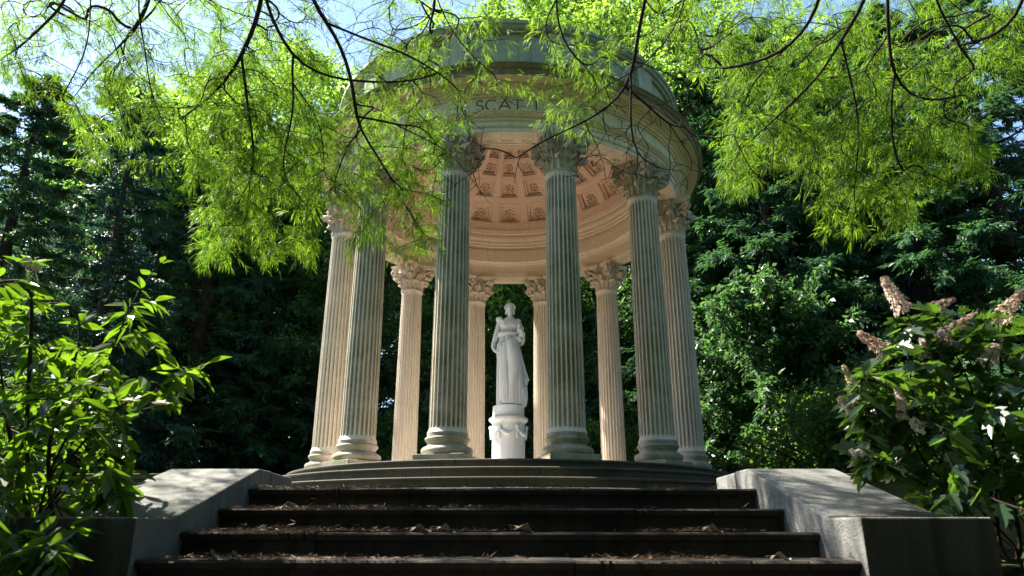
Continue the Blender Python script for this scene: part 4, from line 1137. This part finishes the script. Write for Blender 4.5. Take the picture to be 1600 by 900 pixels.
# shrub on the left, glossy pointed leaves, white buds and blossoms
rootL=tuple(ray(60,820,4.4)); rootL=(rootL[0],rootL[1],.72)
shL,offL,rgL=shrub('flowering_shrub','leafy shrub with pointed yellow-green leaves and a few white blossoms over the left cheek wall',rootL,
 [([(40,700),(45,560),(50,470),(48,412)],[4.3,4.2,4.1,4.0]),([(80,720),(150,620),(185,530),(210,460),(250,412)],[4.3,4.2,4.2,4.2,4.2]),
  ([(90,730),(160,650),(230,600),(290,578),(322,570)],[4.2,4.1,4.0,4.0,3.9]),([(100,760),(150,700),(200,665),(235,640)],[4.2,4.1,4.1,4.0]),
  ([(30,740),(10,640),(0,560),(-20,470)],[4.2,4.0,3.9,3.8]),([(120,740),(160,715),(180,745),(200,765)],[4.2,4.1,4.0,4.0]),([(70,700),(110,590),(130,520),(120,470)],[4.4,4.4,4.5,4.5])],
 [(-160,60,430,560,60,(3.7,4.8)),(40,190,530,650,60,(3.9,4.8)),(-250,190,600,790,280,(3.6,5.2)),(-420,-120,520,720,120,(3.8,5.0)),(190,250,470,560,8,(4.1,4.4)),(210,290,570,620,9,(3.9,4.2)),(-100,110,780,900,50,(3.3,4.0)),(150,205,690,790,14,(4.,4.4))],
 31,M['shrubleaf'],.150,.40,OV,1.7)
def blossom(P,s,mat,name,parent,off,petals=10):
    q=[];n=petals
    for ring_,(r,el) in enumerate(((1.,.25),(.7,.8),(.4,1.3))):
        for k in range(n-3*ring_):
            a=k*2*PI/(n-3*ring_)+ring_*.4; d=np.array([math.cos(a)*math.cos(el),math.sin(a)*math.cos(el),math.sin(el)]); e=np.array([-math.sin(a),math.cos(a),0])
            d=unit(d+np.array([0,-.4,0]))
            q.append([P,P+d*s*.5*r+e*s*.32*r,P+d*s*r+e*s*.15*r,P+d*s*r-e*s*.15*r,P+d*s*.5*r-e*s*.32*r])
    return off(quads_mesh(name,np.array(q),mat,parent,rgL.uniform(0,1,len(q))))
for px,py,Y,s in ((252,633,3.6,.052),(202,628,3.7,.044),(140,598,3.7,.026),(165,580,3.7,.024)):
    blossom(ray(px,py,Y),s,M['petal'],'blossom',shL,offL)
for px,py,Y in ((42,409,3.98),(57,417,3.98)):
    mb=MB(); c=ray(px,py,Y); mb.ell(c,(.027,.027,.034),12,9)
    for k in range(8):
        a=k*PI/4; mb.tube([c+np.array([.026*math.cos(a)*math.cos(p),.026*math.sin(a)*math.cos(p),.034*math.sin(p)]) for p in np.linspace(-1.3,1.4,7)],.004,4)
    mb.tube([c+np.array([0,0,-.03]),ray(px+3,py+25,Y)],.004,5)
    offL(mb.build('flower_bud',M['petal'],shL,smooth=True))

# hydrangea on the right: lobed leaves and cone shaped panicles
LOB=[(0,0),(.10,.30),(.30,.62),(.36,.30),(.52,.52),(.66,.55),(.66,.22),(.82,.20),(1,0)]
rootR=ray(1560,800,4.9); rootR=(rootR[0],rootR[1],.72)
heads=[ # tip, base in the photo, depth, width, white?
 ((1380,434),(1414,488),4.25,.056,3),((1342,520),(1386,552),4.3,.052,0),((1490,468),(1462,480),4.4,.036,0),((1525,492),(1470,528),4.3,.050,0),
 ((1598,455),(1560,498),4.4,.055,0),((1562,528),(1542,570),4.2,.048,2),((1318,572),(1332,598),4.4,.026,0),((1322,606),(1342,612),4.35,.034,1),
 ((1312,622),(1338,650),4.4,.036,0),((1402,606),(1412,640),4.2,.036,1),((1330,706),(1362,716),4.2,.040,1),((1440,530),(1448,560),4.3,.036,2),((1352,590),(1374,600),4.3,.03,2),((1425,655),(1440,672),4.15,.045,1),((1405,625),(1410,655),4.2,.03,1)]
limR=[([(1500,760),(1440,690),(1420,600),(1412,490)],[4.7,4.5,4.4,4.3]),([(1480,770),(1410,720),(1380,640),(1386,556)],[4.6,4.4,4.3,4.3]),([(1540,720),(1490,600),(1465,530),(1462,482)],[4.8,4.6,4.4,4.4]),
 ([(1540,720),(1520,600),(1500,560),(1475,530)],[4.8,4.5,4.4,4.3]),([(1570,720),(1570,620),(1560,560),(1560,500)],[4.8,4.6,4.5,4.4]),([(1550,700),(1545,640),(1542,574)],[4.6,4.4,4.2]),
 ([(1470,775),(1400,735),(1350,660),(1334,600)],[4.6,4.5,4.4,4.4]),([(1470,770),(1420,720),(1350,640),(1344,614)],[4.6,4.4,4.35,4.35]),([(1440,770),(1380,720),(1340,652)],[4.6,4.5,4.4]),([(1500,760),(1440,730),(1415,642)],[4.6,4.4,4.2]),([(1480,775),(1420,745),(1366,718)],[4.6,4.4,4.2])]
shR,offR,rgR=shrub('hydrangea_shrub','hydrangea with lobed leaves and pink and cream flower cones behind the right cheek wall',tuple(rootR),limR,
 [(1400,1520,480,560,34,(4.2,4.7)),(1500,1720,480,620,70,(4.0,5.0)),(1340,1480,560,700,80,(4.1,4.8)),(1460,1750,600,770,170,(3.8,5.0)),(1330,1370,560,660,10,(4.3,4.5)),(1595,1750,760,900,60,(3.4,4.4)),(1345,1430,690,735,10,(4.1,4.3))],
 47,M['hydleaf'],.15,.62,LOB,1.35)
for (tip,bs,Y,w,wh) in heads:
    a=ray(bs[0],bs[1],Y); b=ray(tip[0],tip[1],Y-.02); ax=b-a; L=np.linalg.norm(ax); ax/=L
    e1=unit(np.cross(ax,[0,1,.2])); e2=np.cross(ax,e1); n=int(150*(L/.2)); q=[]
    for k in range(n):
        t=rgR.uniform(0,1); rr=w*1.3*(1-t*.72)*math.sqrt(rgR.uniform(.35,1)); an=rgR.uniform(0,2*PI)
        c=a+ax*L*t+rr*(e1*math.cos(an)+e2*math.sin(an)); nn=unit(e1*math.cos(an)+e2*math.sin(an)+ax*.4+rgR.normal(0,.3,3))
        u=unit(np.cross(nn,rgR.normal(0,1,3))); v=np.cross(nn,u); s=rgR.uniform(.010,.016)
        for k4 in range(4):
            d=u*math.cos(k4*PI/2)+v*math.sin(k4*PI/2); f=np.cross(nn,d)
            q.append([c,c+d*s*.6+f*s*.45+nn*.002,c+d*s*1.1,c+d*s*.6-f*s*.45+nn*.002])
    mat=M['panpale'] if wh==3 else M['panwhite'] if wh else M['panicle']
    o=offR(quads_mesh('flower_panicle',np.array(q),mat,shR,rgR.uniform(0,1,len(q))))
    o['label']=('cream flower cone' if wh else 'pink brown flower cone')
    mb=MB(); mb.tube([a-ax*.10,a,a+ax*L*.9],[.005,.005,.002],5); s=mb.build('stalk',M['twig'],o)

# ================================================================ LITTER
def litter():
    rg=np.random.default_rng(9); Q=[];rn=[]
    for k,(yf,yb,z,w) in enumerate(TREADS[:6]):
        n=[2300,1900,1900,1900,600,400][k]
        x=rg.uniform(-w,min(w,2.6),n*2)
        dens=.35+.65*(np.sin(x*2.1+k*2)*.5+.5)*(np.sin(x*5.3+k)*.5+.5)+.5*np.exp(-((x+1.2)/.7)**2); keep=rg.uniform(0,1,n*2)<np.clip(dens-.35,0,1)*1.1; x=x[keep]
        m=len(x); d=np.where(rg.uniform(0,1,m)<.6,rg.exponential(.03,m),rg.uniform(0,min(yb-yf,.5),m))
        y=yf-.028+np.minimum(d,.46); h=z+.003+rg.exponential(.004,m)*(.6+dens[keep])
        a=rg.uniform(0,PI,m); L=rg.uniform(.012,.04,m); ww=rg.uniform(.001,.0028,m); el=rg.normal(0,.25,m)
        c=np.stack([x,y,h],-1); dv=np.stack([np.cos(a)*np.cos(el),np.sin(a)*np.cos(el),np.sin(el)],-1); wv=np.stack([-np.sin(a),np.cos(a),rg.normal(0,.6,m)],-1)
        dv*=L[:,None]; wv*=ww[:,None]
        c[:,2]=np.maximum(c[:,2],z+.003+np.abs(dv[:,2]))
        Q.append(np.stack([c-dv,c+wv,c+dv,c-wv],1)); rn.append(rg.uniform(0,1,m))
    # also at the foot of the cheek slope
    for s in (-1,1):
        m=500; x=s*rg.uniform(HW,.76*R,m); y=yr(1.20)-rg.exponential(.05,m); y=np.clip(y,yr(1.09),None); z=np.full(m,zr(.022)+.008)+rg.exponential(.003,m)
        a=rg.uniform(0,PI,m);L=rg.uniform(.01,.03,m); c=np.stack([x,y,z],-1); dv=np.stack([np.cos(a),np.sin(a),0*a],-1)*L[:,None]; wv=np.stack([-np.sin(a),np.cos(a),.5+0*a],-1)*.002
        Q.append(np.stack([c-dv,c+wv,c+dv,c-wv],1)); rn.append(rg.uniform(0,1,m))
    o=quads_mesh('needle_litter',np.concatenate(Q),M['litter'],None,np.concatenate(rn))
    tag(o,'brown fallen needles scattered along the stair treads','leaf litter',kind='stuff')
    # fallen leaves big enough to count
    def dryleaf():
        mb=MB(); P=[]
        for i in range(9):
            u=i/8; w=.026*math.sin(PI*min(1,u*1.02))**.8*(1+.25*math.sin(u*17))+.0015
            P.append([((u-.5)*.13,w*v,.004+.022*abs(v)**1.3*math.sin(PI*u)*(1+.5*math.sin(u*9+v*3))+.016*math.sin(u*5.5+v)) for v in np.linspace(-1,1,7)]+[((u-.5)*.13,w*v,.0028+.022*abs(v)**1.3*math.sin(PI*u)*(1+.5*math.sin(u*9+v*3))+.016*math.sin(u*5.5+v)) for v in np.linspace(1,-1,7)])
        mb.grid(np.array(P),closev=True); mb.tube([(-.065,0,.02),(-.10,.004,.012)],.0015,4)
        return mb.build('dry_leaf',M['dry'],smooth=True)
    places=[(1,-1.45,'pale curled leaf lying alone near the left end of the second tread from the top'),(2,-.48,'left one of two pale leaves together mid third tread from top'),(2,-.33,'right one of two pale leaves together mid third tread from top'),
     (3,-1.40,'pale crumpled leaf near the left end of the lowest visible tread'),(3,-1.52,'brownish leaf at the far left of the lowest visible tread'),(2,1.28,'curled leaf near the right cheek wall on the third tread from the top'),(2,.14,'small curled leaf just right of the stairs centre on the third tread from the top'),(3,1.50,'upright curled leaf near the right end of the lowest visible tread')]
    o0=None
    for k,x,lab in places:
        o=dryleaf() if o0 is None else o0.copy()
        if o0 is None: o0=o
        else: COL.objects.link(o)
        yf,yb,z,w=TREADS[k]; o.location=(x,yf+.03,z+.006); o.rotation_euler=(rg.normal(0,.15),rg.normal(0,.15),rg.uniform(-.6,.6)); s=rg.uniform(.75,1.1); o.scale=(s,s,s*.8)
        tag(o,lab,'leaf','dry leaves on the steps')
litter()

# ================================================================ LIGHT, SKY, CAMERA
w=bpy.data.worlds.new('World'); scene.world=w; w.use_nodes=True
n=w.node_tree.nodes; l=w.node_tree.links; n.clear()
sky=n.new('ShaderNodeTexSky'); sky.sky_type='NISHITA'; sky.sun_disc=False
elev=math.asin(SUN[2]); sky.sun_elevation=elev
sky.sun_rotation=math.atan2(SUN[0],SUN[1])
sky.dust_density=.4; sky.air_density=1.0; sky.ozone_density=2.5
bg=n.new('ShaderNodeBackground'); bg.inputs[1].default_value=.080
l.new(sky.outputs[0],bg.inputs[0]); o=n.new('ShaderNodeOutputWorld'); l.new(bg.outputs[0],o.inputs[0])
sl=bpy.data.lights.new('sun','SUN'); sl.energy=5.0; sl.angle=math.radians(.5); sl.color=(1,.94,.84)
so=bpy.data.objects.new('sun',sl); COL.objects.link(so); so.location=(0,0,30)
so.rotation_euler=Vector(SUN).to_track_quat('Z','Y').to_euler()
cam=bpy.data.cameras.new('camera'); co=bpy.data.objects.new('camera',cam); COL.objects.link(co)
co.location=CAM; co.rotation_euler=(PI/2+TILT,0,0)
cam.sensor_width=36; cam.lens=FPX/1600*36; cam.shift_y=(CYP-450)/1600; cam.clip_start=.05; cam.clip_end=1000
cam.dof.use_dof=True; cam.dof.focus_distance=11.0; cam.dof.aperture_fstop=2.8
scene.camera=co
vs=scene.view_settings; vs.view_transform='Standard'; vs.look='None'; vs.exposure=2.22; vs.gamma=1
scene.cycles.max_bounces=6; scene.cycles.diffuse_bounces=4; scene.cycles.transmission_bounces=4
